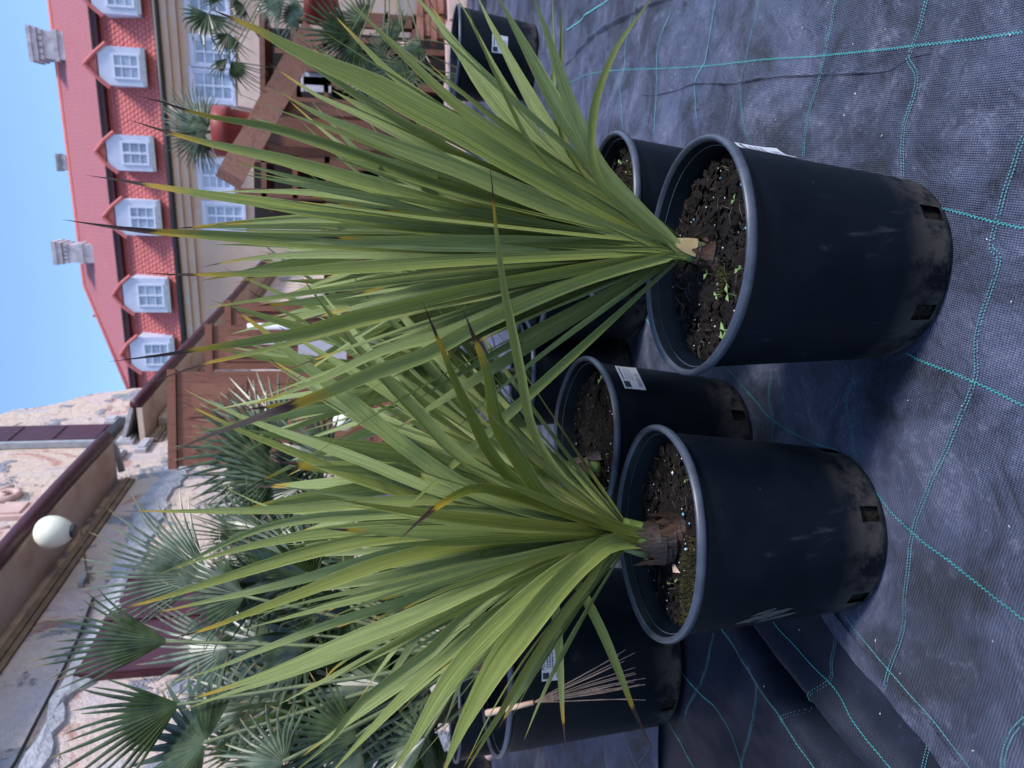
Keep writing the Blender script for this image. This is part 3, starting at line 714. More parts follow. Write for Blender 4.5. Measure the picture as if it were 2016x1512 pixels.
def sheath_stump(parent, pts, r0, r1, mat_, n=7, name='dry_sheath'):
    pts = resample(pts, .01); mb = MB(); m_ = len(pts)
    mb.tube(pts, [r0 + (r1 - r0) * i / (m_ - 1) for i in range(m_)], 14)
    obj('stem', mb, M_stem, parent, smooth=True)
    n = n * 2
    for i in range(n):
        f_ = i / n; c = pts[int(f_ * (m_ - 1) * .56)]; t = pts[-1] - pts[0]; t /= np.linalg.norm(t); a = i * 2.4 + random.uniform(-.3, .3)
        e = np.cross(t, (0, 1, 0.)); e /= np.linalg.norm(e); g = np.cross(t, e); h_ = e * math.cos(a) + g * math.sin(a); sd_ = np.cross(t, h_)
        rr = (r0 + (r1 - r0) * f_ * .62) * 1.03; L = random.uniform(.028, .055) * r0 / .032; half = random.uniform(.45, .8); skew = random.uniform(-.3, .3); V = []
        for j in range(6):
            v = j / 5
            for q in (-1, -.6, -.2, .2, .6, 1):
                aa = q * half * (1 - .8 * v ** 1.6) + skew * v; dirv = h_ * math.cos(aa) + sd_ * math.sin(aa)
                V.append(c + t * (L * (v - .12) + (.009 * random.random() if j == 5 else 0) - .006 * abs(q) * v) + dirv * (rr + .0015 + .006 * (1 - v) ** 2 + .005 * v ** 2 * (i % 3 == 0) + .0025 * random.random()))
        mb = MB(); mb.add(V, [(j * 6 + k, j * 6 + k + 1, j * 6 + k + 7, j * 6 + k + 6) for j in range(5) for k in range(5)])
        obj(name, mb, M_sheath if i % 3 else M_sheath2, parent, smooth=True)

GRP = 'yuccas in black pots on the weed fabric'
def potted(key, label, slot0=None, dents=0., drop=.045):
    x, y, h, rt, rb, tilt = POT[key]; pf = PotFrame(x, y, h, rt, rb, tilt)
    t = thing('potted_yucca', label, 'potted plant', pf.b, GRP)
    pot, soil = build_pot(pf, t, slot0, soil_drop=drop, dents=dents); return pf, t, pot, soil

# ---- A: the tall one at the right front
pf, tA, pot, soil = potted('A', 'tallest yucca with long upright leaves, in the front pot with a peeling white sticker', R_(18), 0., .05)
clods(pf, soil, 620, .05); crumbs(pf, soil, 55, .05, M_perlite, 'perlite', .0007, .0020); crumbs(pf, soil, 5, .05, M_fert, 'fertiliser_beads', .002, .0036); fibres(pf, soil, 60, .05)
moss(pf, soil, R_(-38), .06, .024, 420, .05)
for a, r_, s_ in [(-40, .115, .016), (-55, .15, .018), (-62, .165, .016), (-75, .03, .013), (-60, .075, .010), (-18, .12, .012), (40, .12, .01)]: seedling(pf, soil, R_(a), r_, s_, .05)
sticker(pf, pot, R_(64), R_(86), pf.h - .150, pf.h - .068, .012)
dA = float(np.dot(pf.w(0, 0, pf.h - .03) - CC, CF)); bA = pf.w(.0, .0, pf.h - .055); topA = at(1318, 489, dA)
sheath_stump(tA, [bA, (bA + topA) / 2 + np.array([.004, 0, 0]), topA], .021, .016, M_sheath, 6)
def flap(parent, c, t, h_, rr, L, half, mat_, name):
    t = t / np.linalg.norm(t); h_ = h_ - t * np.dot(h_, t); h_ /= np.linalg.norm(h_); sd_ = np.cross(t, h_); V = []
    for j in range(6):
        v = j / 5
        for q in (-1, -.6, -.2, .2, .6, 1):
            aa = q * half * (1 - .5 * v ** 2); dirv = h_ * math.cos(aa) + sd_ * math.sin(aa)
            V.append(c + t * (L * (v - .5) + (.004 * random.random() if j == 5 else 0)) + dirv * (rr + .003 * (1 - v)))
    mb = MB(); mb.add(V, [(j * 6 + k, j * 6 + k + 1, j * 6 + k + 7, j * 6 + k + 6) for j in range(5) for k in range(5)]); return obj(name, mb, mat_, parent, smooth=True)
flap(tA, at(1345, 492, dA), topA - bA, np.array([.25, -1, .1]), .0215, .034, .75, M_cut, 'cut_leaf_base')
A = [
 ([(270, 188), (340, 206), (400, 226), (528, 247), (667, 289), (800, 340), (950, 388), (1130, 440), (1310, 484)], 42, -.04, .25, .935, .15),
 ([(255, 236), (290, 248), (400, 279), (540, 310), (633, 336), (760, 372), (904, 411), (1100, 452), (1310, 486)], 48, -.07, .35, .95, .0),
 ([(170, 345), (230, 354), (400, 383), (530, 402), (633, 420), (760, 440), (904, 456), (1100, 478), (1310, 489)], 48, -.09, .2, .93, .0),
 ([(122, 432), (265, 452), (400, 461), (520, 469), (650, 476), (800, 483), (904, 486), (1100, 490), (1310, 491)], 44, -.10, .25, .885, .12),
 ([(285, 537), (360, 541), (500, 538), (630, 532), (760, 524), (904, 514), (1100, 505), (1310, 497)], 36, -.12, .3, .94, .0),
 ([(215, 712), (330, 697), (400, 686), (500, 670), (600, 652), (700, 622), (800, 600), (904, 572), (1050, 545), (1180, 522), (1315, 503)], 42, -.14, .2, .90, .12),
 ([(262, 766), (400, 717), (490, 697), (600, 668), (700, 640), (820, 607), (980, 568), (1150, 533), (1312, 502)], 22, -.10, .4, .90, .35),
 ([(322, 896), (400, 862), (527, 814), (633, 776), (733, 733), (833, 698), (930, 645), (1033, 597), (1133, 556), (1233, 525), (1316, 504)], 44, -.16, .45, .80, .1),
 ([(470, 806), (560, 775), (650, 740), (750, 692), (867, 660), (980, 612), (1100, 566), (1220, 530), (1312, 504)], 34, -.05, .75, .99, .1),
 ([(415, 18), (500, 55), (573, 95), (650, 131), (733, 166), (815, 211), (904, 257), (1000, 314), (1100, 369), (1200, 425), (1312, 482)], 56, -.16, .3, .985, .0),
 ([(545, 178), (590, 204), (633, 227), (753, 277), (830, 305), (904, 331), (1000, 372), (1100, 412), (1200, 448), (1312, 484)], 48, -.12, .55, 1.02, .25),
 ([(527, 123), (580, 160), (633, 193), (700, 222), (800, 273), (900, 325), (1040, 390), (1180, 440), (1310, 483)], 26, .05, .7, .99, .1),
 ([(550, 180), (600, 225), (680, 290), (780, 345), (900, 393), (1050, 440), (1200, 470), (1310, 486)], 22, .1, .75, .98, .1),
 ([(585, 75), (650, 120), (730, 160), (820, 215), (920, 275), (1050, 350), (1180, 415), (1310, 478)], 24, .05, .7, .98, .2),
 ([(680, -10), (725, 40), (767, 82), (827, 140), (904, 210), (1000, 275), (1100, 335), (1200, 392), (1312, 470)], 38, -.18, .35, 1.05, .3),
 ([(645, 16), (693, 67), (767, 143), (850, 205), (904, 243), (1010, 320), (1120, 385), (1230, 440), (1312, 480)], 32, .06, .2, .985, .15),
 ([(795, -20), (830, 5), (890, 80), (950, 162), (1007, 230), (1060, 291), (1133, 350), (1220, 408), (1312, 470)], 46, -.05, .8, 1.05, .0),
 ([(835, -15), (868, 40), (905, 105), (950, 175), (1010, 245), (1090, 320), (1190, 395), (1312, 470)], 30, .06, .6, .97, .1),
 ([(893, -15), (925, 40), (967, 125), (1010, 200), (1062, 275), (1130, 340), (1215, 405), (1312, 470)], 30, .02, .8, 1.05, .0),
 ([(970, -25), (1000, 30), (1035, 95), (1080, 180), (1117, 245), (1183, 335), (1245, 400), (1314, 468)], 52, -.20, .8, 1.05, .0),
 ([(935, -20), (960, 35), (990, 90), (1035, 172), (1083, 253), (1133, 318), (1200, 385), (1314, 468)], 42, -.08, .85, 1.05, .0),
 ([(1045, -20), (1065, 35), (1085, 90), (1120, 200), (1160, 293), (1200, 353), (1255, 410), (1316, 466)], 42, -.24, .9, 1.05, .15),
 ([(1106, -15), (1105, 60), (1103, 133), (1098, 215), (1115, 290), (1165, 360), (1230, 415), (1312, 472)], 20, -.10, .1, 1.05, .35),
 ([(1088, -15), (1089, 60), (1090, 150), (1093, 235), (1130, 320), (1200, 395), (1312, 472)], 14, -.05, .8, 1.05, .1),
 ([(1290, -12), (1262, 25), (1217, 90), (1180, 175), (1166, 250), (1168, 320), (1205, 390), (1314, 476)], 26, -.30, .35, 1.05, .2),
 ([(910, -10), (940, 67), (987, 173), (1047, 287), (1110, 350), (1200, 415), (1312, 474)], 14, -.26, .2, 1.05, .5),
 ([(1130, 310), (1150, 340), (1210, 400), (1312, 476)], 26, -.05, .5, 1.05, .1),
 ([(413, 444), (520, 437), (650, 432), (800, 436), (950, 455), (1130, 478), (1310, 489)], 26, .12, .85, .99, .1),
 ([(420, 378), (530, 377), (650, 383), (800, 402), (950, 432), (1130, 466), (1310, 487)], 34, .15, .65, 1.05, .0),
 ([(395, 526), (500, 508), (640, 500), (800, 497), (1000, 494), (1150, 494), (1310, 492)], 34, .1, .75, .98, .0),
 ([(455, 600), (560, 585), (700, 560), (850, 537), (1000, 515), (1150, 505), (1310, 497)], 26, .08, .6, .97, .2),
 ([(560, 668), (680, 625), (800, 590), (950, 552), (1100, 526), (1310, 500)], 28, .14, .5, .97, .1),
]
traced(tA, A, dA, root=(1342, 495, 15))
rosette(tA, topA - np.array([0, 0, .03]), 54, (.5, .8), (4, 44), (.016, .028), stemlen=.05, seed=11, droop=(0, .2), az=(R_(200), R_(345)), tones=(.3, .9))

rosette(tA, topA - np.array([0, 0, .03]), 22, (.45, .8), (3, 34), (.018, .030), stemlen=.05, seed=12, droop=(0, .2), az=(R_(150), R_(260)), tones=(.2, .9))
# ---- B: the left front one
pf, tB, pot, soil = potted('B', 'yucca with spreading leaves and shaggy brown stem base, moss covering part of its soil', R_(16), 1.3, .052)
clods(pf, soil, 560, .052); crumbs(pf, soil, 60, .052, M_perlite, 'perlite', .0009, .0024); crumbs(pf, soil, 6, .052, M_fert, 'fertiliser_beads', .002, .0034, .5); fibres(pf, soil, 50, .052)
moss(pf, soil, R_(-45), .125, .055, 2200, .052); moss(pf, soil, R_(-15), .10, .03, 600, .052)
for a, r_, s_ in [(-85, .05, .010), (-70, .09, .008), (-92, .10, .008), (60, .12, .007)]: seedling(pf, soil, R_(a), r_, s_, .052)
mb = MB(); c = pf.pol(R_(-78), .060, pf.h - .036); d = pf.pol(R_(-50), .085, pf.h - .034); sd_ = np.cross(d - c, pf.N); sd_ /= np.linalg.norm(sd_)
mb.add([c, c * .5 + d * .5 + sd_ * .007 + pf.N * .006, d, c * .5 + d * .5 - sd_ * .007 + pf.N * .003], [(0, 1, 2), (0, 2, 3)]); obj('fallen_leaf', mb, M_litter, soil)
M_mud = simple('dried_mud', (.045, .044, .045), .9, .6, 60, .4)
for (a0, a1, z0, z1, wd) in ((-41, -53, .165, .265, .020), (-47, -55, .150, .225, .013), (-39, -45, .20, .245, .009)):
    mb = MB(); V = []
    for j in range(11):
        v = j / 10; a = R_(a0 + (a1 - a0) * v); z = z0 + (z1 - z0) * v; w_ = wd * math.sin(math.pi * v) ** .6 * (1 + random.uniform(-.3, .3)) / .17
        V += [pf.pol(a - w_ * .5, pf.wall_r(z) + .0016, z), pf.pol(a + w_ * .5, pf.wall_r(z) + .0016, z + .002)]
    mb.add(V, [(2 * j, 2 * j + 1, 2 * j + 3, 2 * j + 2) for j in range(10)]); obj('mud_smear', mb, M_mud, pot)
dB = float(np.dot(pf.w(0, 0, pf.h - .03) - CC, CF)); bB = pf.w(.0, .0, pf.h - .06); m1 = at(1272, 1064, dB); m2 = at(1222, 1050, dB)
sheath_stump(tB, [bB, at(1300, 1068, dB), m1, m2], .036, .030, M_sheath, 12)
B = [
 ([(333, 1257), (400, 1241), (500, 1203), (600, 1166), (700, 1127), (800, 1097), (904, 1078), (1050, 1060), (1200, 1052)], 42, -.16, .05, .975, .35),
 ([(215, 1204), (300, 1182), (400, 1151), (500, 1119), (600, 1089), (700, 1066), (800, 1052), (950, 1046), (1190, 1046)], 46, -.10, .2, .985, .2),
 ([(280, 1213), (400, 1185), (500, 1163), (600, 1138), (700, 1108), (800, 1082), (950, 1060), (1190, 1050)], 34, -.05, .8, .985, .0),
 ([(303, 1136), (400, 1090), (500, 1043), (600, 1020), (700, 1012), (800, 1006), (904, 1002), (1050, 1018), (1180, 1036)], 34, -.02, .75, 1.05, .1),
 ([(340, 1122), (400, 1100), (533, 1066), (667, 1045), (800, 1038), (904, 1036), (1050, 1038), (1190, 1044)], 42, -.08, .4, 1.05, .0),
 ([(240, 1006), (400, 1006), (560, 1002), (700, 990), (800, 985), (904, 985), (1050, 1002), (1170, 1030)], 32, .05, .4, .99, .0),
 ([(437, 956), (533, 1000), (640, 1012), (760, 1000), (900, 990), (1050, 1005), (1170, 1030)], 20, .15, .8, 1.05, .0),
 ([(348, 786), (400, 811), (483, 851), (567, 884), (667, 927), (733, 950), (833, 981), (950, 1005), (1160, 1030)], 32, .12, .05, .98, .1),
 ([(360, 765), (410, 791), (500, 831), (600, 867), (700, 903), (800, 944), (883, 974), (1040, 1005), (1160, 1028)], 36, .05, .95, 1.05, .0),
 ([(438, 590), (480, 622), (533, 661), (600, 717), (683, 781), (767, 852), (833, 902), (904, 949), (1020, 995), (1150, 1026)], 50, -.06, .5, .975, .0),
 ([(590, 540), (640, 606), (700, 680), (767, 757), (833, 826), (867, 866), (933, 922), (1020, 968), (1100, 1002), (1170, 1030)], 38, -.16, .65, 1.05, .25),
 ([(832, 594), (843, 622), (867, 680), (900, 762), (930, 825), (960, 887), (1013, 950), (1080, 995), (1170, 1028)], 40, -.26, .05, .93, .1),
 ([(913, 612), (927, 650), (945, 695), (960, 740), (977, 835), (1025, 915), (1060, 970), (1110, 1005), (1180, 1030)], 52, -.34, .1, .93, .1),
 ([(964, 322), (969, 367), (976, 450), (990, 560), (1005, 640), (1025, 740), (1042, 830), (1075, 900), (1130, 965), (1195, 1018)], 30, -.30, .55, .95, .45),
 ([(785, 1064), (808, 1042), (865, 995), (930, 963), (990, 970), (1060, 990), (1170, 1025)], 34, -.36, .05, .88, .15),
 ([(320, 1345), (400, 1325), (533, 1272), (667, 1222), (800, 1182), (904, 1150), (1050, 1100), (1195, 1056)], 28, -.04, .85, 1.05, .0),
 ([(352, 1378), (400, 1369), (550, 1320), (667, 1272), (800, 1220), (904, 1175), (1050, 1115), (1195, 1058)], 50, -.12, .6, .985, .0),
 ([(355, 1400), (450, 1365), (560, 1330), (667, 1290), (790, 1238), (904, 1190), (1050, 1120), (1195, 1058)], 32, -.03, .8, 1.05, .0),
 ([(560, 1535), (650, 1458), (700, 1392), (783, 1327), (850, 1277), (904, 1222), (1000, 1150), (1100, 1100), (1195, 1062)], 44, -.12, .6, 1.05, .0),
 ([(640, 1535), (717, 1451), (800, 1367), (904, 1275), (1000, 1190), (1100, 1115), (1195, 1064)], 48, -.22, .55, 1.05, .1),
 ([(755, 1540), (800, 1482), (883, 1348), (967, 1254), (1067, 1160), (1130, 1112), (1200, 1068)], 58, -.34, .5, 1.05, .05),
 ([(868, 1535), (905, 1445), (940, 1380), (985, 1305), (1050, 1222), (1100, 1160), (1150, 1110), (1205, 1070)], 62, -.42, .45, 1.05, .15),
 ([(910, 1535), (923, 1508), (983, 1408), (1033, 1325), (1100, 1225), (1160, 1145), (1205, 1078)], 26, -.38, .5, 1.05, .8),
 ([(1114, 1474), (1108, 1410), (1102, 1300), (1092, 1190), (1078, 1125), (1100, 1085), (1190, 1058)], 28, .06, .85, .93, .35),
 ([(1284, 1470), (1250, 1405), (1217, 1322), (1183, 1242), (1146, 1168), (1125, 1115), (1195, 1066)], 30, -.06, .7, .88, .35),
 ([(615, 1363), (667, 1308), (733, 1265), (817, 1180), (900, 1125), (1050, 1090), (1180, 1056)], 24, .12, .7, .97, .4),
 ([(700, 1418), (750, 1358), (800, 1285), (850, 1210), (904, 1150), (1000, 1105), (1180, 1058)], 30, .12, .9, .98, .1),
 ([(870, 1440), (905, 1345), (925, 1265), (950, 1195), (1010, 1130), (1190, 1062)], 28, .10, .9, 1.05, .2),
 ([(610, 1225), (660, 1195), (720, 1165), (800, 1140), (950, 1085), (1180, 1052)], 24, .15, .8, .95, .3),
 ([(700, 1010), (800, 1015), (950, 1018), (1180, 1040)], 40, .03, .4, 1.05, .0),
]
traced(tB, B, dB, root=(1284, 1064, 20))
rosette(tB, m2 - np.array([0, 0, .02]), 70, (.42, .74), (6, 66), (.016, .028), stemlen=.06, seed=23, droop=(0, .3), az=(R_(195), R_(350)), tones=(.3, .95))

rosette(tB, m2 - np.array([0, 0, .02]), 24, (.4, .62), (8, 48), (.015, .026), stemlen=.06, seed=24, droop=(0, .3), az=(R_(10), R_(170)), tones=(.1, .9))
# ---- C, D, E, F behind them
pf, tC, pot, soil = potted('C', 'yucca behind the left front pot, small printed sticker on its pot and stem leaning left', R_(20), 2.2, .055)
clods(pf, soil, 400, .055); crumbs(pf, soil, 70, .055, M_perlite, 'perlite', .0009, .0022); fibres(pf, soil, 70, .055); seedling(pf, soil, R_(75), .15, .016, .055); seedling(pf, soil, R_(-60), .13, .014, .055)
sticker(pf, pot, R_(42), R_(66), pf.h - .105, pf.h - .050, .006)
dC = float(np.dot(pf.w(0, 0, pf.h - .03) - CC, CF)); bC = at(1180, 915, dC); mC = at(1090, 935, dC)
sheath_stump(tC, [bC, at(1140, 925, dC), mC], .028, .02, M_sheath, 6)
Cc = [
 ([(690, 535), (733, 597), (800, 664), (833, 711), (904, 795), (980, 865), (1090, 930)], 36, -.1, .95, 1.05, .0),
 ([(760, 705), (800, 755), (850, 800), (904, 837), (980, 885), (1090, 932)], 44, -.16, .55, 1.05, .0),
 ([(545, 640), (640, 700), (760, 770), (860, 840), (960, 895), (1090, 935)], 34, .05, .7, .97, .1),
 ([(520, 700), (620, 760), (760, 830), (900, 890), (1090, 938)], 34, .15, .8, .98, .0),
 ([(600, 930), (700, 915), (820, 910), (950, 920), (1090, 938)], 40, .1, .2, .93, .2),
 ([(555, 960), (680, 950), (820, 940), (960, 938), (1090, 940)], 36, .2, .6, 1.05, .0),
 ([(620, 560), (700, 655), (790, 750), (880, 820), (1090, 932)], 30, .2, .85, 1.05, .0),
]
traced(tC, Cc, dC)
rosette(tC, mC - np.array([0, 0, .03]), 34, (.5, .8), (5, 62), (.034, .046), stemlen=.08, seed=31, droop=(0, .35), tones=(.3, .95))

pf, tD, pot, soil = potted('D', 'yucca in the shaded black pot between the front rows, weeds sprouting on its soil', None, .7, .05)
for a, r_ in [(70, .14), (85, .12), (60, .16), (100, .13)]: seedling(pf, soil, R_(a), r_, .02, .05)
crumbs(pf, soil, 40, .05, M_perlite, 'perlite', .001, .003)
dD = float(np.dot(pf.w(0, 0, pf.h) - CC, CF)); mD = pf.w(-.02, 0, pf.h + .10)
sheath_stump(tD, [pf.w(0, 0, pf.h - .06), mD], .03, .022, M_sheath, 5)
rosette(tD, mD - np.array([0, 0, .04]), 86, (.6, 1.0), (5, 72), (.026, .042), stemlen=.10, seed=41, droop=(0, .45), tones=(.5, 1.0))

pf, tE, pot, soil = potted('E', 'yucca half hidden behind the tallest yucca, its pot rim circling mossy dark soil', None, 1.9, .05)
clods(pf, soil, 300, .05); crumbs(pf, soil, 60, .05, M_perlite, 'perlite', .001, .0024); fibres(pf, soil, 40, .05); moss(pf, soil, R_(60), .09, .05, 500, .05)
for a, r_ in [(80, .13), (-70, .13)]: seedling(pf, soil, R_(a), r_, .014, .05)
mE = pf.w(.0, .02, pf.h + .08)
sheath_stump(tE, [pf.w(0, 0.02, pf.h - .06), mE], .028, .02, M_sheath, 5)
rosette(tE, mE - np.array([0, 0, .03]), 34, (.55, .85), (4, 38), (.034, .046), stemlen=.08, seed=57, droop=(0, .25), tones=(.3, .9))

pf, tF, pot, soil = potted('Fp', 'rearmost yucca of the cluster, its black pot rim showing behind the half hidden one', None, .2, .05)
mF = pf.w(.0, .0, pf.h + .10)
sheath_stump(tF, [pf.w(0, 0, pf.h - .06), mF], .028, .02, M_sheath, 5)
rosette(tF, mF - np.array([0, 0, .03]), 50, (.55, .9), (4, 60), (.034, .046), stemlen=.08, seed=67, droop=(0, .35), tones=(.25, .9))

# ------------------------------------------------------------------ fan palms
def frond(parent, hub, tipv, normal, n=18, spread=R_(150), tone=.2, fuse=.42, droop=.12, pet=None, mat_=None, wid=1.0, name='frond', seed=0, lenvar=.25, lean=0.):
    R = random.Random(seed * 7 + 3); hub = np.asarray(hub, float); a = np.asarray(tipv, float) - hub; L = np.linalg.norm(a); a /= L
    nn = np.asarray(normal, float); nn = nn - a * np.dot(nn, a); nn /= np.linalg.norm(nn); s_ = np.cross(nn, a)
    dphi = spread / n; mb = MB(); V = []; UV = []; radii = [.03, .2, fuse]
    Lk = lambda q: L * (1 - lenvar * (abs(q) / (spread / 2)) ** 1.6)
    bid = {}
    for i in range(n + 1):                                           # shared valley lines between leaflets
        q = -spread / 2 + dphi * i
        for k, rr in enumerate(radii):
            bid[i, k] = len(V); d = a * math.cos(q) + s_ * math.sin(q); V.append(hub + d * rr * Lk(q) * (1 if 0 < i < n else .96) + nn * (-.16 * dphi * rr * L)); UV.append((0, rr))
    Fc = []
    for i in range(n):
        q = -spread / 2 + dphi * (i + .5) + R.uniform(-.12, .12) * dphi; l = Lk(q) * R.uniform(.86, 1.04); d = a * math.cos(q) + s_ * math.sin(q); e = np.cross(nn, d)
        ridge = []
        for k, rr in enumerate(radii):
            ridge.append(len(V)); V.append(hub + d * rr * l + nn * (.22 * dphi * rr * L)); UV.append((.5, rr))
        for k in range(2):
            Fc.append((bid[i, k], ridge[k], ridge[k + 1], bid[i, k + 1])); Fc.append((ridge[k], bid[i + 1, k], bid[i + 1, k + 1], ridge[k + 1]))
        pl, prr, pr_ = bid[i, 2], ridge[2], bid[i + 1, 2]; w0 = .78 * fuse * l * math.tan(dphi / 2) * wid; bend = R.uniform(.3, 1.5) * droop; swv = R.uniform(-.05, .05)
        for v in (.62, .8, .93, 1.0):
            t = (v - fuse) / (1 - fuse); c = hub + d * v * l + nn * (.22 * dphi * fuse * L * (1 - t)) + np.array([0, 0, -1.]) * bend * l * t ** 2 * .6 + e * swv * l * t * t - nn * bend * .3 * l * t * t
            w = w0 * (1 - .25 * t) * (1 - t ** 3) + .0006
            b = len(V); V += [c - e * w - nn * w * .5, c, c + e * w - nn * w * .5]; UV += [(0, v), (.5, v), (1, v)]
            Fc += [(pl, prr, b + 1, b), (prr, pr_, b + 2, b + 1)]; pl, prr, pr_ = b, b + 1, b + 2
    mb.add(V, Fc, UV); o = obj(name, mb, mat_ or M_palm, parent); o.color = (0, tone, 0, 1)
    if pet is not None:
        pet = np.asarray(pet, float); mb = MB(); mid = (hub + pet) / 2 + np.array([0, 0, -.04 * np.linalg.norm(hub - pet)]); P = resample([pet, mid, hub + a * L * .02], .05)
        mb.tube(P, [max(.0035, .009 * (1 - .5 * i / len(P))) * (1 if L < .7 else 1.3) for i in range(len(P))], 6); obj('petiole', mb, M_petiole if mat_ is None else M_drystalk, o, smooth=True)
    return o
def fr(parent, hub, d, tip, dt, spread, tone, n=22, pet=None, tilt=0., seed=0, **kw):
    h_ = at(*hub, d); t_ = at(*tip, d + dt); a = t_ - h_; a /= np.linalg.norm(a); v = CC - h_; v /= np.linalg.norm(v); v = v - a * np.dot(v, a); v /= np.linalg.norm(v)
    nn = v * math.cos(tilt) + np.cross(a, v) * math.sin(tilt)
    return frond(parent, h_, t_, nn, n, R_(spread), tone, pet=pet, seed=seed, **kw)
def palm_pot(key_or, label, group, rad=None):
    pass
# G: big pot on the left with the large fan palm
x, y, h, rt, rb, tilt = POT['G']; pf = PotFrame(x, y, h, rt, rb, 0)
tG = thing('potted_palm', 'large fan palm in the widest black pot, a dried fan leaf hanging down its side', 'potted plant', pf.b, 'fan palms in the yard')
pot, soil = build_pot(pf, tG, R_(-28), soil_drop=.06, dents=.4)
st, SP = sticker(pf, pot, R_(3), R_(21), pf.h - .150, pf.h - .095, 0, 1)
tc = bpy.data.curves.new('lettering', 'FONT'); tc.body = 'PLA'; tc.size = .015; tc.extrude = .0002
_t = bpy.data.objects.new('lettering_curve', tc); COL.objects.link(_t); bpy.context.view_layer.update(); me_ = bpy.data.meshes.new_from_object(_t.evaluated_get(bpy.context.evaluated_depsgraph_get())); bpy.data.objects.remove(_t)
me_.name = 'lettering'; me_.materials.clear(); me_.materials.append(M_ink); to = bpy.data.objects.new('lettering', me_); COL.objects.link(to); to.parent = st
p0 = SP(.34, .83, .003); ex = SP(.9, .83, .003) - p0; ex /= np.linalg.norm(ex); ez = pf.N; ey = np.cross(ez, ex)
to.matrix_local = Matrix(((ex[0], ez[0], -ey[0], p0[0] - pf.b[0]), (ex[1], ez[1], -ey[1], p0[1] - pf.b[1]), (ex[2], ez[2], -ey[2], p0[2] - pf.b[2]), (0, 0, 0, 1)))
cr = pf.w(0, 0, pf.h + .10)
mb = MB(); mb.tube([pf.w(0, 0, pf.h - .1), pf.w(.01, 0, pf.h), cr], [.07, .075, .05], 12); obj('trunk', mb, M_fibre, tG, smooth=True)
GF = [((410, 1135), 2.75, (140, 1072), -.1, 112, .80, 26, .25), ((333, 1263), 2.35, (55, 1262), -.05, 62, .10, 14, .1), ((452, 1275), 2.6, (270, 1330), .1, 110, .78, 18, -.3),
      ((355, 1385), 2.2, (80, 1500), -.1, 84, .05, 15, .2), ((405, 1462), 2.15, (225, 1460), .1, 210, .25, 20, .3), ((716, 1240), 2.5, (560, 1195), .1, 230, .12, 22, .2),
      ((705, 1452), 2.1, (510, 1410), .1, 96, .05, 15, .1), ((560, 1380), 2.5, (395, 1300), .15, 150, .45, 18, .5), ((620, 1350), 2.4, (455, 1370), .1, 160, .2, 18, .6),
      ((560, 1500), 2.0, (420, 1470), .05, 170, .5, 18, .4), ((600, 1180), 2.9, (430, 1190), .1, 170, .65, 18, .5), ((760, 1350), 2.3, (610, 1290), .2, 200, .15, 18, .7),
      ((840, 1450), 2.1, (700, 1500), .1, 150, .3, 16, .8), ((640, 1090), 3.1, (470, 1060), .1, 180, .3, 18, .2), ((560, 1290), 2.7, (400, 1240), .1, 160, .6, 18, -.4), ((690, 1370), 2.5, (560, 1470), .1, 170, .1, 18, -.2)]
for i, (hb, d, tp, dt, spd, tone, n, tl) in enumerate(GF): fr(tG, hb, d, tp, dt, spd, tone, n, pet=cr + np.array([random.uniform(-.05, .05), random.uniform(-.05, .05), random.uniform(-.1, .02)]), tilt=tl, seed=i + 1, droop=.10)
RX = random.Random(5)
for i in range(44):
    hx, hy = RX.uniform(470, 860), RX.uniform(1090, 1500); d = RX.uniform(2.3, 3.1)
    fr(tG, (hx, hy), d, (hx - RX.uniform(110, 190), hy + RX.uniform(-110, 110)), RX.uniform(-.1, .2), RX.choice([110, 150, 190, 220]), RX.choice([.03, .05, .1, .15, .5]), 18, pet=cr + np.array([RX.uniform(-.06, .06), RX.uniform(-.06, .06), RX.uniform(-.1, .05)]), tilt=RX.uniform(-1.1, 1.1), seed=200 + i, droop=RX.uniform(.05, .25), wid=RX.uniform(.6, 1))
h_ = at(1046, 1384, 1.84); dg = frond(tG, h_, at(1262, 1322, 1.86), CC - h_, 16, R_(26), .5, fuse=.10, droop=.02, pet=at(958, 1404, 1.90), mat_=M_dry, wid=.5, name='dry_frond', seed=77, lenvar=.05)
dg['label'] = 'tan dried fan leaf hanging down'

# D2: dark palm in front of the carved doors
def ground_pot(label, x, y, group, h=.42, rt=.24, rb=.19, name='potted_palm', cat='potted plant'):
    pf = PotFrame(x, y, h, rt, rb, 0, base_z=upper_h(x, y, False)); t = thing(name, label, cat, pf.b, group); pot, soil = build_pot(pf, t, None, seg=40, soil_drop=.05); return pf, t, pot, soil
def palm_trunk(pf, t, hgt, r=.05):
    c = pf.w(0, 0, pf.h + hgt); mb = MB(); mb.tube([pf.w(0, 0, pf.h - .1), pf.w(.01, .01, pf.h + hgt * .5), c], [r, r * 1.1, r * .8], 10); obj('trunk', mb, M_fibre, t, smooth=True); return c
pf, tP, _, _ = ground_pot('dark spiky fan palm standing before the carved wooden doors', -.75, 4.55, 'fan palms in the yard')
cr = palm_trunk(pf, tP, .45)
for i, (hb, d, tp, dt, spd, tone, n, tl) in enumerate([((535, 890), 4.4, (335, 862), -.1, 150, .10, 20, .2), ((560, 855), 4.5, (400, 770), .1, 130, .40, 18, .4), ((545, 930), 4.3, (340, 945), .0, 130, .15, 18, .1),
        ((600, 930), 4.5, (470, 900), .1, 190, .08, 20, .5), ((590, 960), 4.3, (400, 1010), .0, 130, .12, 18, -.2), ((560, 1010), 4.6, (380, 1040), .1, 140, .2, 18, .3), ((640, 900), 4.4, (520, 850), .1, 200, .2, 18, -.4), ((620, 1010), 4.4, (480, 1000), .1, 200, .1, 18, .5)]):
    fr(tP, hb, d, tp, dt, spd, tone, n, pet=cr, tilt=tl, seed=40 + i, droop=.06)

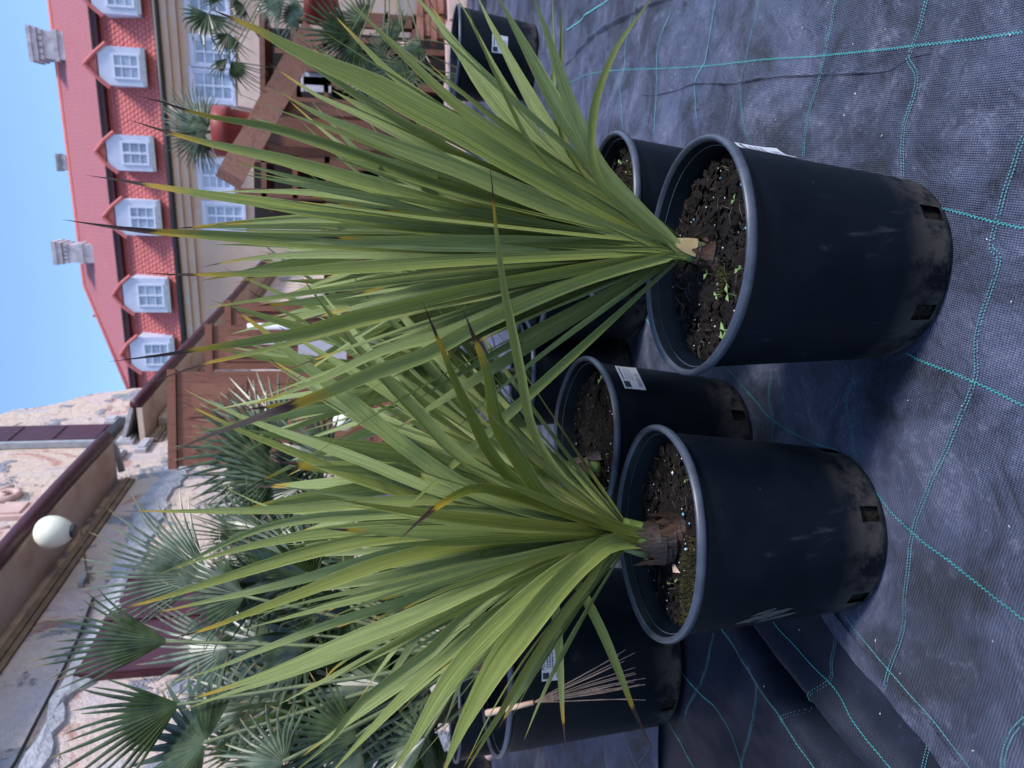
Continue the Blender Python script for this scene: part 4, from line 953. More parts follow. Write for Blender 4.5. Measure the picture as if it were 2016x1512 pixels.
pf, tP, _, _ = ground_pot('mid green fan palm against the old wall behind the widest pot', -1.75, 3.9, 'fan palms in the yard')
cr = palm_trunk(pf, tP, .6)
for i in range(22):
    hx, hy = RX.uniform(480, 800), RX.uniform(1010, 1480); d = RX.uniform(3.3, 4.1)
    fr(tP, (hx, hy), d, (hx - RX.uniform(90, 150), hy + RX.uniform(-90, 90)), RX.uniform(-.1, .2), RX.choice([120, 160, 200]), RX.choice([.05, .1, .25, .4, .7]), 18, pet=cr, tilt=RX.uniform(-.9, .9), seed=300 + i, droop=RX.uniform(.05, .2), wid=RX.uniform(.6, 1))
# right-hand palms
pf, tP, _, _ = ground_pot('fan palm with pale drooping leaves at the right edge beside the cream house', 4.3, 6.6, 'fan palms in the yard')
cr = palm_trunk(pf, tP, 1.1, .07)
for i, (hb, d, tp, dt, spd, tone, n, tl) in enumerate([((410, 26), 6.6, (385, 100), -.1, 200, .30, 16, .3), ((452, 66), 6.5, (430, 130), .0, 140, .12, 14, .2), ((448, 115), 6.3, (400, 160), .0, 60, .10, 10, .1), ((455, 120), 6.4, (500, 190), .1, 110, .05, 14, .5),
        ((560, -5), 6.6, (470, 20), .1, 130, .75, 16, .6), ((600, 20), 6.7, (510, 45), .1, 120, .65, 16, .7), ((440, 0), 6.8, (400, -60), .0, 160, .2, 16, .1), ((420, -20), 6.6, (380, 10), .0, 150, .3, 14, .2), ((480, 10), 6.6, (440, 40), .0, 150, .1, 14, .2)]):
    fr(tP, hb, d, tp, dt, spd, tone, n, pet=cr, tilt=tl, seed=60 + i, droop=.45, wid=.8)
pf, tP, _, _ = ground_pot('low dark fan palm with crossing leaves beside the brick pile', 3.55, 6.2, 'fan palms in the yard')
cr = palm_trunk(pf, tP, .45)
for i, (hb, d, tp, dt, spd, tone, n, tl) in enumerate([((690, 70), 6.0, (575, 40), -.1, 120, .04, 14, .2), ((705, 85), 6.0, (640, 150), .1, 160, .08, 16, .4), ((760, 110), 6.1, (690, 130), .1, 220, .12, 20, .5), ((720, 40), 6.1, (640, 20), .1, 170, .15, 18, .4),
        ((800, 130), 6.0, (740, 190), .0, 180, .10, 18, .6), ((790, 60), 6.1, (730, 50), .1, 180, .08, 18, .7), ((740, 150), 6.2, (670, 190), .1, 170, .5, 18, .3), ((830, 90), 6.0, (770, 110), .0, 200, .12, 18, .9)]):
    fr(tP, hb, d, tp, dt, spd, tone, n, pet=cr, tilt=tl, seed=80 + i, droop=.12)

# ------------------------------------------------------------------ timber rack, slanting beam, red pots
rk0 = onground(905, 330); 
def rackpt(xt, yt, d): return at(xt, yt, d)
rack = thing('timber_rack', 'open rack of dark brown posts and shelves behind the slanting beam', 'rack', (3.2, 9.4, 0))
RY = 9.3
def planept(xt, yt, Y): return onplane(xt, yt, (0, Y, 0), np.array([0, 1., 0]))
for (yt, w) in [(55, .16), (180, .10), (330, .10), (250, .07), (110, .07), (395, .10)]:
    a = planept(900, yt, RY); b = planept(470 if yt > 300 else 560, yt, RY); mb = MB(); zt = min(b[2], 3.2)
    mb.box(((a[0]), RY, (zt - .35) / 2), w, .10, zt + .35); obj('post', mb, M_rack, rack)
x0 = planept(800, 400, RY)[0]; x1 = planept(800, 30, RY)[0]
for z in (.28, .62, .98, 1.36, 1.74, 2.1):
    mb = MB(); mb.box(((x0 + x1) / 2, RY + .35, z), x1 - x0, .8, .06); obj('shelf', mb, M_rack, rack)
mb = MB(); mb.box(((x0 + x1) / 2, RY + .95, 1.0), x1 - x0 + .3, .05, 2.7); obj('shade_panel', mb, M_dark, rack)  # added near-black sheet painting the shade in the rack's openings
for i in range(11):
    mb = MB(); mb.box((x0 + .2 + i * (x1 - x0 - .4) / 10, RY - .08, .75 + .35 * (i % 3)), .07, .025, 1.0); obj('slat', mb, M_rack, rack)
# stored things on the rack
for (xt, yt, w, hh, m_, lab, cat) in [(625, 168, .28, .34, M_grey, 'pale grey box on the rack behind the palm', 'box'), (572, 222, .16, .20, M_zinc, 'small grey carton on the upper shelf of the rack', 'box')]:
    p = planept(xt, yt, RY + .1); mb = MB(); mb.box(p, w, .3, hh); mb.box(p + np.array([0, 0, hh / 2]), w * 1.06, .32, .03); tag(obj('storage_box', mb, m_, None), lab, cat)
# slanting beam
b0 = at(452, 352, 6.6); b1 = at(612, 66, 7.3); ax = (b1 - b0); Lb = np.linalg.norm(ax); ax /= Lb; vv = CC - b0; fn = vv - ax * np.dot(vv, ax); fn /= np.linalg.norm(fn); up_ = np.cross(fn, ax)
mb = MB(); n = 14
for i in range(n):
    pass
V = []; 
for i in range(n + 1):
    c = b0 + ax * Lb * i / n; wob = .004 * math.sin(i * 1.3)
    for (p_, q_) in ((-.115, -.09), (.115, -.09), (.115, .09), (-.115, .09)): V.append(c + up_ * (p_ + wob) + fn * q_)
mb.add(V, [(i * 4 + k, i * 4 + (k + 1) % 4, (i + 1) * 4 + (k + 1) % 4, (i + 1) * 4 + k) for i in range(n) for k in range(4)] + [(3, 2, 1, 0), (n * 4, n * 4 + 1, n * 4 + 2, n * 4 + 3)])
beam = thing('timber_beam', 'thick reddish squared timber beam slanting across the rack', 'beam', b0)
obj('timber', mb, M_beam, beam)
mb = MB(); mb.box(b0 + ax * Lb * .5 + np.array([0, .14, -1.32]), .12, .10, 2.5); obj('prop_post', mb, M_rack, beam)
def red_pot(px, d, w, hgt, label, name='red_planter'):
    c = at(*px, d); mb = MB(); seg = 28; V = []
    prof = [(w * .38, -hgt), (w * .46, -.10 * hgt), (w * .46, -.30 * hgt), (w * .49, -.30 * hgt), (w * .5, -.22 * hgt), (w * .5, 0), (w * .46, 0), (w * .44, -.12 * hgt), (.01, -.12 * hgt)]
    prof = [(w * .38, -hgt), (w * .45, -.32 * hgt), (w * .49, -.31 * hgt), (w * .5, -.2 * hgt), (w * .5, 0), (w * .46, 0), (w * .44, -.12 * hgt), (.01, -.12 * hgt)]
    for (r_, z) in prof:
        for i in range(seg): V.append(c + np.array([r_ * math.cos(2 * math.pi * i / seg), r_ * math.sin(2 * math.pi * i / seg), z]))
    mb.add(V, [(j * seg + i, j * seg + (i + 1) % seg, (j + 1) * seg + (i + 1) % seg, (j + 1) * seg + i) for j in range(len(prof) - 1) for i in range(seg)])
    t = thing('potted_palm', label, 'potted plant', c, 'fan palms in the yard'); obj('pot', mb, M_red, t, smooth=True); return t, c
tR, c = red_pot((424, 258), 7.6, .50, .5, 'blue green fan palm in a red pot above the slanting beam')
for i, (tp, spd, tone, tl) in enumerate([((315, 250), 120, .45, .2), ((330, 190), 120, .55, .5), ((345, 330), 120, .5, -.3), ((350, 150), 90, .5, .3), ((400, 350), 90, .45, .6), ((330, 290), 130, .35, -.5)]):
    hb = (410 - 4 * i, 256 + 3 * (i % 3)); fr(tR, hb, 7.6 + .05 * i, tp, .05, spd, tone, 18, pet=c + np.array([0, 0, -.06]), tilt=tl, seed=100 + i, droop=.12)
tR, c = red_pot((600, 4), 7.8, .42, .34, 'red pot at the right edge above the dark palm')
fr(tR, (560, 0), 7.8, (480, -10), 0, 150, .5, 16, pet=c, seed=120)
# support under the first red pot
mb = MB(); p = at(470, 258, 7.6); mb.box((p[0], p[1] + .1, p[2] / 2 - .25), .30, .30, p[2] + .1); tag(obj('plinth', mb, M_rack), 'dark wooden plinth carrying the red pot', 'plinth')
# pale tarpaulin hung under the house windows
mb = MB(); V = []; A0 = at(468, 205, 9.9); 
pl = [(468, 208), (500, 214), (520, 205), (534, 190), (528, 140), (520, 90), (500, 60), (470, 62)]
mb.prism([onplane(*q, (0, 10.2, 0), np.array([0, 1., 0])) for q in pl], (0, .12, 0)); 
tag(obj('tarpaulin', mb, M_cardboard), 'pale pink sheet hanging behind the rack', 'sheet')
# brick pile and block edging
pile = thing('brick_pile', 'stacked clay bricks beside the low dark palm', 'brick pile', (4.2, 7.9, -.15)); bm = MB(); bm.box((0, 0, 0), .24, .115, .065)
src = None
zb = height(np.array([4.2]), np.array([7.9]))[0]
for lay in range(7):
    for i in range(6):
        loc = (3.75 + i * .25 + (.06 if lay % 2 else 0) + random.uniform(-.012, .012), 7.9 + random.uniform(-.02, .02), zb + .035 + lay * .072)
        if src is None: src = obj('brick', bm, M_brick); src.parent = pile; src.location = tuple(np.array(loc) - np.array(pile.location))
        else: box_copy(src, loc, pile, (0, 0, random.uniform(-.08, .08)))
for o_ in [src]: pass
edging = thing('block_edging', 'row of long pale pink blocks edging the fabric', 'edging', (2.5, 8.4, 0)); src = None
e0 = onground(915, 330); e1 = onground(915, 20); bm = MB(); bm.box((0, 0, 0), .60, .18, .19)
nb = 12
for i in range(-2, nb):
    p = np.array([e0[0] + (e1[0] - e0[0]) * .0 + i * .62, e0[1] - .06 * i * .5, 0]); p[1] = e0[1] + (e1[1] - e0[1]) / (e1[0] - e0[0]) * (p[0] - e0[0])
    loc = (p[0], p[1], float(height(p[:1], p[1:2])[0]) + .09 + random.uniform(-.008, .008)); rot = (0, random.uniform(-.01, .01), math.atan2(e1[1] - e0[1], e1[0] - e0[0]) + random.uniform(-.02, .02))
    if src is None: src = obj('block', bm, M_edge, None); src.parent = edging; src.location = tuple(np.array(loc) - np.array(edging.location)); src.rotation_euler = rot
    else: box_copy(src, loc, edging, rot)
# dark pot with a sticker by the edging
p = onground(1052, 110); pf, tH, pot, soil = ground_pot('black pot with white label standing alone on the right, far side of the fabric', p[0], p[1] + .1, 'black pots standing apart', .46, .27, .21, 'plant_pot', 'pot')
sticker(pf, pot, R_(-16), R_(8), pf.h - .28, pf.h - .19, 0)
mb = MB(); V = []
for k in range(5):
    a = pf.w(random.uniform(-.12, .12), random.uniform(-.1, .1), pf.h - .05); mb.tube([a, a + np.array([random.uniform(-.1, .1), 0, .2]), a + np.array([random.uniform(-.2, .2), 0, .38])], [.004, .003, .002], 5)
obj('twigs', mb, M_petiole, tH)
p = onground(965, 1500); pf, tL, pot, soil = ground_pot('small black pot at the left edge behind the widest pot', p[0] - .12, p[1] + .05, 'black pots standing apart', .34, .19, .15, 'plant_pot', 'pot')
rosette(tL, pf.w(0, 0, pf.h - .04), 14, (.3, .5), (10, 60), (.012, .018), stemlen=.04, seed=91, tones=(.1, .6))
# pale stone beside it
p = onground(968, 1478); mb = MB(); V = []
for j in range(7):
    th = math.pi * j / 6
    for i in range(10):
        a = 2 * math.pi * i / 10; k = 1 + .12 * math.sin(3 * a + j)
        V.append((p[0] + .055 * math.sin(th) * math.cos(a) * k, p[1] + .06 * math.sin(th) * math.sin(a) * k, upper_h(p[0], p[1], True) + .035 + .045 * math.cos(th)))
mb.add(V, [(j * 10 + i, j * 10 + (i + 1) % 10, (j + 1) * 10 + (i + 1) % 10, (j + 1) * 10 + i) for j in range(6) for i in range(10)])
tag(obj('stone', mb, M_edge, smooth=True), 'rounded pale stone on the fabric behind the widest pot', 'stone')

# ------------------------------------------------------------------ old building along the left
WD = np.array([.300, .954, 0]); WD /= np.linalg.norm(WD); WNn = np.array([WD[1], -WD[0], 0]); WP = np.array([-.88, 12.5, 0.])
def wl(s, t, z): return WP + WD * s + WNn * t + np.array([0, 0, z])           # s along (away), t out of the wall towards the yard
def onw(xt, yt, t=0.):
    p = onplane(xt, yt, WP + WNn * t, WNn); return float(np.dot(p - WP, WD)), float(p[2])
old = thing('old_building', 'weathered plaster building with maroon gutters along the left side', 'building', (-1.5, 10.5, 0))
sky_edge = [onw(*q) for q in [(-120, 850), (-40, 826), (0, 816), (25, 806), (60, 803), (95, 798), (130, 790), (160, 780), (180, 775), (215, 771), (245, 768), (262, 764)]]
s_near, s_far = -9.5, 17.5
poly = [wl(s_near, -.003, -.4)] + [wl(s_far, -.003, -.4), wl(s_far, -.003, 4.45), wl(sky_edge[-1][0], -.003, 4.45)] + [wl(s, -.003, z) for (s, z) in sky_edge[::-1]] + [wl(s_near, -.003, 9.5)]
mb = MB(); mb.prism(poly, -WNn * .6); obj('wall', mb, M_wall, old)
def wbox(mb, s0, s1, t0, t1, z0, z1): mb.box(wl((s0 + s1) / 2, (t0 + t1) / 2, (z0 + z1) / 2), s1 - s0, abs(t1 - t0), z1 - z0, WD, WNn)
# eaves: soffit, moulding, gutter for both stretches
sA0, sA1 = s_near, onw(212, 862, .63)[0]; sB0, sB1 = onw(267, 797, .63)[0], s_far
for (s0, s1) in ((sA0, sA1), (sB0, sB1)):
    mb = MB(); wbox(mb, s0, s1, 0, .58, 4.38, 4.46); obj('soffit', mb, M_soffit, old)
    mb = MB(); wbox(mb, s0, s1 - .05, .002, .05, 4.20, 4.27); wbox(mb, s0, s1 - .05, .002, .03, 4.14, 4.197); obj('moulding', mb, M_mould, old)
    mb = MB(); mb.tube([wl(s0 + (s1 - s0) * i / 10, .64, 4.47 + .015 * math.sin(i)) for i in range(11)], .085, 12); obj('gutter', mb, M_maroon, old, smooth=True)
mb = MB(); s1 = sA1
mb.tube([wl(s1 - .15, .64, 4.47), wl(s1 - .02, .6, 4.44), wl(s1 + .06, .42, 4.38), wl(s1 + .07, .1, 4.34)], .05, 10); obj('gutter_elbow', mb, M_zinc, old, smooth=True)
mb = MB(); poly = [wl(sB0, .60, 4.50), wl(sB1, .60, 4.50), wl(sB1, -.5, 4.85), wl(sB0, -.5, 4.85)]; mb.prism(poly, (0, 0, .06)); obj('eave_roof', mb, M_stone, old)
for i in range(44):
    s_ = sB0 + i * .33; mb = MB(); mb.box(wl(s_ + .16, .50, 4.585 + random.uniform(-.01, .012)), .29, .34, .035, WD, WNn * .95 + np.array([0, 0, -.3]), np.array([0, 0, 1.])); obj('eave_tile', mb, M_stone if i % 3 else M_brick, old)
# tall shutter on the upper wall, ornament
c0 = onw(12, 882); c1 = onw(232, 848); zt = 9.6
sh_s0, zb_ = onw(215, 872)[0], onw(235, 850)[1]
a = onw(230, 842); b = onw(200, 876)
mb = MB(); wbox(mb, b[0], a[0], .02, .07, a[1], zt); sh = obj('shutter', mb, M_maroon, old)
for k in range(5):
    mb = MB(); z0 = a[1] + .10 + k * .62; wbox(mb, b[0] + .07, a[0] - .07, .0705, .085, z0, z0 + .52); obj('shutter_panel', mb, M_maroon, sh)
mb = MB(); wbox(mb, b[0] - .09, b[0] - .003, .01, .10, a[1], zt); obj('shutter_frame', mb, M_zinc, old)
mb = MB(); wbox(mb, b[0] - .1, a[0] + .12, .005, .14, a[1] - .11, a[1] - .01); obj('sill', mb, M_iron, old)
for (px, w_, h_) in [((90, 985), .30, .22), ((30, 1010), .42, .36), ((20, 1070), .5, .3), ((222, 830), .30, .18), ((250, 870), .26, .24), ((236, 900), .34, .12), ((285, 880), .5, .16)]:
    s_, z = onw(*px); mb = MB(); wbox(mb, s_ - w_ / 2, s_ + w_ / 2, .0, .06, z - h_ / 2, z + h_ / 2); wbox(mb, s_ - w_ * .36, s_ + w_ * .36, .0, .085, z - h_ * .32, z + h_ * .32); obj('plaster_relief', mb, M_grey if px[0] > 200 else M_edge, old)
for (px, r_) in [((15, 978), .22), ((8, 1060), .18)]:                   # scrolls of the stucco ornament
    s_, z = onw(*px); mb = MB(); P = [wl(s_ + r_ * (1 - t / 18) * math.cos(t * .7), .03, z + r_ * (1 - t / 18) * math.sin(t * .7)) for t in range(15)]; mb.tube(P, [.05] * 15, 8); obj('stucco_scroll', mb, M_edge, old, smooth=True)
mb = MB(); s_, z = onw(228, 845); s2, z2 = onw(320, 905)
wbox(mb, s_ + .15, s_ + 1.0, .0, .10, 2.2, 4.1); wbox(mb, s_ + .08, s_ + 1.07, .0, .16, 4.103, 4.36); obj('pilaster', mb, M_wall, old)
# string course cable and the grey repaired ledge
mb = MB(); P = []
for q in [(10, 1540), (33, 1505), (80, 1412), (127, 1321), (160, 1250), (185, 1180)]:
    s_, z = onw(*q); P.append(wl(s_, .03, z))
mb.tube(P, .014, 6); obj('cable', mb, M_iron, old)
up_l = [(20, 1540), (52, 1480), (92, 1400), (132, 1318), (178, 1255), (205, 1190), (228, 1120), (248, 1060), (262, 1010), (300, 960), (345, 905)]; lo_l = [(75, 1540), (100, 1480), (128, 1405), (190, 1330), (232, 1265), (262, 1200), (275, 1120), (300, 1060), (322, 1010), (352, 960), (385, 910)]
U_ = resample([onw(*q) for q in up_l], .12); L_ = resample([onw(*q) for q in lo_l], .12); n_ = min(len(U_), len(L_)); mb = MB(); V = []
U_ = U_[np.linspace(0, len(U_) - 1, n_).astype(int)]; L_ = L_[np.linspace(0, len(L_) - 1, n_).astype(int)]
for i in range(n_):
    ja, jb = random.uniform(-.05, .05), random.uniform(-.06, .06)
    V += [wl(U_[i][0], .0, U_[i][1] + ja), wl(U_[i][0], .045, U_[i][1] + ja - .02), wl((U_[i][0] + L_[i][0]) / 2, .05 + random.uniform(-.015, .015), (U_[i][1] + L_[i][1]) / 2), wl(L_[i][0], .03, L_[i][1] + jb + .02), wl(L_[i][0], .0, L_[i][1] + jb)]
mb.add(V, [(5 * i + k, 5 * i + k + 1, 5 * i + k + 6, 5 * i + k + 5) for i in range(n_ - 1) for k in range(4)]); obj('cement_band', mb, M_cement, old)
# window low on the wall, maroon frame
q0 = onw(137, 1345); q1 = onw(300, 1135); s0, s1 = sorted((q0[0], q1[0])); zt = onw(150, 1335)[1]; zb_ = zt - 1.5
mb = MB(); wbox(mb, s0, s1, .002, .05, zb_, zt); wdw = obj('window', mb, M_maroon, old)
mb = MB(); wbox(mb, s0 + .12, s1 - .12, .0505, .056, zb_ + .1, zt - .1); obj('pane', mb, M_maroon, wdw)
for k in (0, .5, 1):
    mb = MB(); sc_ = s0 + .06 + (s1 - s0 - .12) * k; wbox(mb, sc_ - .05, sc_ + .05, .0505, .08, zb_, zt); obj('mullion', mb, M_maroon, wdw)
# carved doors standing open across the wall
def door(px_l, px_r, top, d, label=None):
    a = at(top, px_l, d); b = at(top, px_r, d); w = b[0] - a[0]; zt = a[2]; dn = thing_part = None
    mb = MB(); mb.box(((a[0] + b[0]) / 2, a[1], zt / 2), w, .07, zt); dn = obj('carved_door', mb, M_door, old)
    nr_ = 4; ph = (zt - .2) / nr_
    for i in range(nr_):
        for j in range(2):
            pw = (w - .18) / 2; cx = a[0] + .09 + pw * (j + .5); cz = .1 + ph * (i + .5); mb = MB()
            mb.box((cx, a[1] - .042, cz), pw - .05, .016, ph - .06); hw, hh = pw / 2 - .06, ph / 2 - .07; yy = a[1] - .052
            mb.add([(cx - hw, yy, cz - hh), (cx + hw, yy, cz - hh), (cx + hw, yy, cz + hh), (cx - hw, yy, cz + hh), (cx, yy - .035, cz)], [(0, 1, 4), (1, 2, 4), (2, 3, 4), (3, 0, 4)])
            obj('door_panel', mb, M_door, dn)
    mb = MB(); mb.box(((a[0] + b[0]) / 2, a[1] - .01, zt + .06), w + .06, .12, .10); obj('door_cap', mb, M_door, dn)
door(918, 732, 352, 9.2); door(728, 642, 422, 10.6); door(640, 596, 458, 12.0)
# lamp globe on its bracket
lp = at(107, 1047, 8.6); s_ = float(np.dot(lp - WP, WD)); lp = onplane(107, 1047, (0, 0, 4.14), np.array([0, 0, 1.]))
lamp = thing('wall_lamp', 'white egg shaped globe lamp on the old wall under the maroon gutter', 'lamp', lp)
mb = MB(); V = []; rw = 32 * float(np.dot(lp - CC, CF)) / F
for j in range(17):
    th = math.pi * j / 16; zz = -math.cos(th) * rw * 1.12; rr = math.sin(th) * rw * (1.0 - .16 * math.cos(th) * -1 * -1)
    for i in range(24):
        a = 2 * math.pi * i / 24; V.append(lp + np.array([rr * math.cos(a), rr * math.sin(a), zz]))
mb.add(V, [(j * 24 + i, j * 24 + (i + 1) % 24, (j + 1) * 24 + (i + 1) % 24, (j + 1) * 24 + i) for j in range(16) for i in range(24)]); obj('globe', mb, M_lamp, lamp, smooth=True)
mb = MB(); mb.tube([lp + np.array([0, 0, -rw * 1.16]), lp + np.array([0, 0, -rw * .98])], rw * .42, 14); obj('collar', mb, M_iron, lamp)
mb = MB(); mb.tube([lp + np.array([0, 0, -rw * 1.16]), lp + np.array([0, 0, -rw * 1.5]), lp + np.array([0, 0, -rw * 1.5]) - WNn * (np.dot(lp - WP, WNn))], .011, 8); obj('bracket', mb, M_mould, lamp)
mb = MB(); q = onplane(165, 1140, WP + WNn * .04, WNn); mb.box(q, .22, .06, .05, WD, WNn); tag(obj('junction_box', mb, M_zinc), 'small grey box on the wall beneath the globe lamp', 'electrical box')
# white pipe, board and second globe deep in the yard
mb = MB(); 
for (a, b) in (((556, 645), (592, 760)), ((565, 690), (640, 700))):
    pass
for dx in (0, .16):
    p0 = at(600, 672 - 40 * dx, 10.2); mb = MB(); mb.tube([np.array([p0[0] + dx, p0[1], -.1]), np.array([p0[0] + dx, p0[1], p0[2] + .75])], .045, 10)
    if dx == 0: pipe_t = thing('drain_pipes', 'pair of white upright pipes beside the carved doors', 'pipe', (p0[0], p0[1], 0))
    obj('pipe', mb, M_pipe, pipe_t, smooth=True)
p = at(635, 690, 9.8); mb = MB(); mb.box(p, .48, .05, .62); bt = thing('notice_board', 'plain grey board standing beside the white pipes', 'board', p); obj('panel', mb, M_grey, bt)
mb = MB(); mb.box((p[0], p[1] + .02, (p[2] - .3) / 2), .06, .05, p[2] - .3); obj('leg', mb, M_rack, bt)
p = at(676, 828, 8.8); l2 = thing('globe_lamp', 'white ball lamp low down among the yucca leaves', 'lamp', p); mb = MB(); V = []
for j in range(13):
    th = math.pi * j / 12
    for i in range(18): V.append(p + .125 * np.array([math.sin(th) * math.cos(i * math.pi / 9), math.sin(th) * math.sin(i * math.pi / 9), math.cos(th)]))
mb.add(V, [(j * 18 + i, j * 18 + (i + 1) % 18, (j + 1) * 18 + (i + 1) % 18, (j + 1) * 18 + i) for j in range(12) for i in range(18)]); obj('globe', mb, M_lamp, l2, smooth=True)
mb = MB(); mb.tube([(p[0], p[1], -.05), (p[0], p[1], p[2] - .12)], .03, 10); obj('post', mb, M_iron, l2)
# shelves with dark gaps further along (stall front)
stall = thing('wooden_stall', 'dark brown wooden stall front beyond the carved doors', 'stall', (1.2, 11.0, 0))
for i in range(8):
    mb = MB(); mb.box((-.2 + i * .42, 11.3, .75), .07, .08, 1.6); obj('post', mb, M_rack, stall)
for z in (.35, .8, 1.25):
    mb = MB(); mb.box((1.27, 11.32, z), 3.1, .05, .09); obj('rail', mb, M_rack, stall)
mb = MB(); mb.box((1.27, 11.7, .75), 3.1, .05, 1.6); obj('shade_panel', mb, M_dark, stall)  # near-black sheet added as the shade between the stall posts

# ------------------------------------------------------------------ red roofed house
BE = np.array([-.956, .293, 0]); BE /= np.linalg.norm(BE); BN = np.array([-BE[1], BE[0], 0]); BN = BN if np.dot(BN, -np.array([14., 28.7, 0])) > 0 else -BN
BP = onplane(310, 0, (0, 0, 8.2), np.array([0, 0, 1.])); BP = np.array([BP[0], BP[1], 0])
def bl(s, t, z): return BP + BE * s + BN * t + np.array([0, 0, z])
def onb(xt, yt, t=0.):
    p = onplane(xt, yt, BP + BN * t, BN); return float(np.dot(p - BP, BE)), float(p[2])
def bbox(mb, s0, s1, t0, t1, z0, z1): mb.box(bl((s0 + s1) / 2, (t0 + t1) / 2, (z0 + z1) / 2), abs(s1 - s0), abs(t1 - t0), abs(z1 - z0), BE, BN)
house = thing('red_roofed_house', 'cream house with red scale tiled roof and white dormers', 'building', bl(6, 0, 0))
S0, S1 = -4.0, 17.0; ZE = 8.2
mb = MB(); bbox(mb, S0, S1, 0, -8, -.4, ZE - .55); obj('wall', mb, M_cream, house)
mb = MB(); bbox(mb, S0, S1, .0, .18, ZE - .62, ZE - .34); bbox(mb, S0, S1, .0, .32, ZE - .337, ZE - .06); obj('cornice', mb, M_cream, house)
mb = MB(); mb.tube([bl(S0, .42, ZE), bl(S1, .42, ZE)], .11, 10); obj('gutter', mb, M_iron, house, smooth=True)
zband = [onb(205, 215, -.9)[1], onb(262, 690, -.9)[1]]; ZB = sum(zband) / 2; LB = -.9                     # top of the steep lower slope
mb = MB(); mb.add([bl(S0, .3, ZE), bl(S1, .3, ZE), bl(S1, LB, ZB), bl(S0, LB, ZB)], [(0, 1, 2, 3)]); lower = obj('lower_roof', mb, M_tile, house)
# overlapping scale tiles, one joined part
mb = MB(); tw, th_ = .185, .17; sl_len = math.hypot(.3 - LB, ZB - ZE); rows = int(sl_len / th_); ud = (bl(0, LB, ZB) - bl(0, .3, ZE)) / sl_len; nd = np.cross(BE, ud); nd = nd if np.dot(nd, BN) > 0 else -nd
for r_ in range(rows + 1):
    base = bl(0, .3, ZE) + ud * (r_ * th_)
    for i in range(int((S1 - S0) / tw)):
        c = base + BE * (S0 + (i + (.5 if r_ % 2 else 0)) * tw); k = random.uniform(.02, .034)
        w = tw * .47; ud_ = ud
        V = [c + BE * -w + ud * .07 + nd * k, c + BE * -w * .62 + ud * .02 + nd * (k + .008), c - ud * .02 + nd * (k + .01), c + BE * w * .62 + ud * .02 + nd * (k + .008), c + BE * w + ud * .07 + nd * k, c + BE * w + ud * .21 + nd * .006, c - BE * w + ud * .21 + nd * .006]
        mb.add(V, [tuple(range(7))])
obj('scale_tiles', mb, M_tile, lower, kind='stuff')
mb = MB(); bbox(mb, S0, S1, LB + .0, LB + .42, ZB - .12, ZB + .02); obj('band_gutter', mb, M_maroon, house)
mb = MB(); bbox(mb, S0, S1, LB + .28, LB + .46, ZB + .023, ZB + .10); obj('band_trim', mb, M_iron, house)
RT = -5.2                                                                                                   # ridge
ridge = [onb(*q, RT) for q in [(113, 125), (135, 300), (158, 483), (165, 560), (204, 660), (255, 765)]]
zr = (ridge[0][1] + ridge[2][1]) / 2; sh_ = onb(168, 562, RT)[0]
sfar = onb(262, 775, LB + .4)[0]
mb = MB(); q = [bl(S0 - 2, LB + .44, ZB + .06), bl(sfar, LB + .44, ZB + .06), bl(sh_, RT, zr), bl(S0 - 2, RT, zr)]
mb.add(q, [(0, 1, 2, 3)], [(0, 0), (sfar - S0, 0), (sh_ - S0, 6), (0, 6)]); obj('upper_roof', mb, M_upper, house)
mb = MB(); mb.add([bl(sfar, LB + .44, ZB + .06), bl(sfar, -9.6, ZB + .06), bl(sh_, RT, zr)], [(0, 1, 2)]); obj('hip_roof', mb, M_upper, house)
mb = MB(); mb.tube([bl(S0, RT, zr + .02), bl(sh_, RT, zr + .02), bl(sfar, LB + .44, ZB + .1)], .09, 8); obj('ridge_cap', mb, M_tile, house, smooth=True)
for i in range(9):
    f_ = (i + .5) / 9; c = bl(S0 + 5 + i * 1.45, RT + .55, zr - .42); mb = MB(); mb.box(c, .10, .16, .09, BE, BN); obj('snow_hook', mb, M_tile, house)
# chimneys
def chimney(p_l, p_r, x_top, x_bot, t, m_=M_stone, deep=1.0):
    a = onb(x_bot, p_l, t); b = onb(x_bot, p_r, t); zt = onb(x_top, (p_l + p_r) / 2, t)[1]; s0, s1 = sorted((a[0], b[0])); zb_ = (a[1] + b[1]) / 2; H_ = zt - zb_; w = s1 - s0; mb = MB()
    bbox(mb, s0 + w * .05, s1 - w * .05, t, t - deep, zb_ - .6, zb_ + H_ * .30); bbox(mb, s0, s1, t + .04, t - deep - .04, zb_ + H_ * .303, zb_ + H_ * .40); bbox(mb, s0 + w * .06, s1 - w * .06, t - .01, t - deep + .01, zb_ + H_ * .403, zb_ + H_ * .66)
    o_ = None; o_ = obj('chimney', mb, m_, house)
    for k in range(5):
        q = MB(); c = s0 + w * (k + .5) / 5; bbox(q, c - w * .07, c + w * .07, t + .03, t - .03, zb_ + H_ * .663, zb_ + H_ * .76); obj('corbel', q, m_, o_)
    q = MB(); bbox(q, s0 + w * .02, s1 - w * .02, t - .04, t - deep + .04, zb_ + H_ * .66, zb_ + H_ * .775); bbox(q, s0 - w * .03, s1 + w * .03, t + .06, t - deep - .06, zb_ + H_ * .778, zb_ + H_ * .90); bbox(q, s0 - w * .07, s1 + w * .07, t + .10, t - deep - .10, zb_ + H_ * .903, zt); obj('chimney_cap', q, m_, o_)
chimney(60, 122, 56, 140, -4.0); chimney(480, 520, 104, 190, -3.4); chimney(306, 336, 111, 140, -7.0, deep=.6)
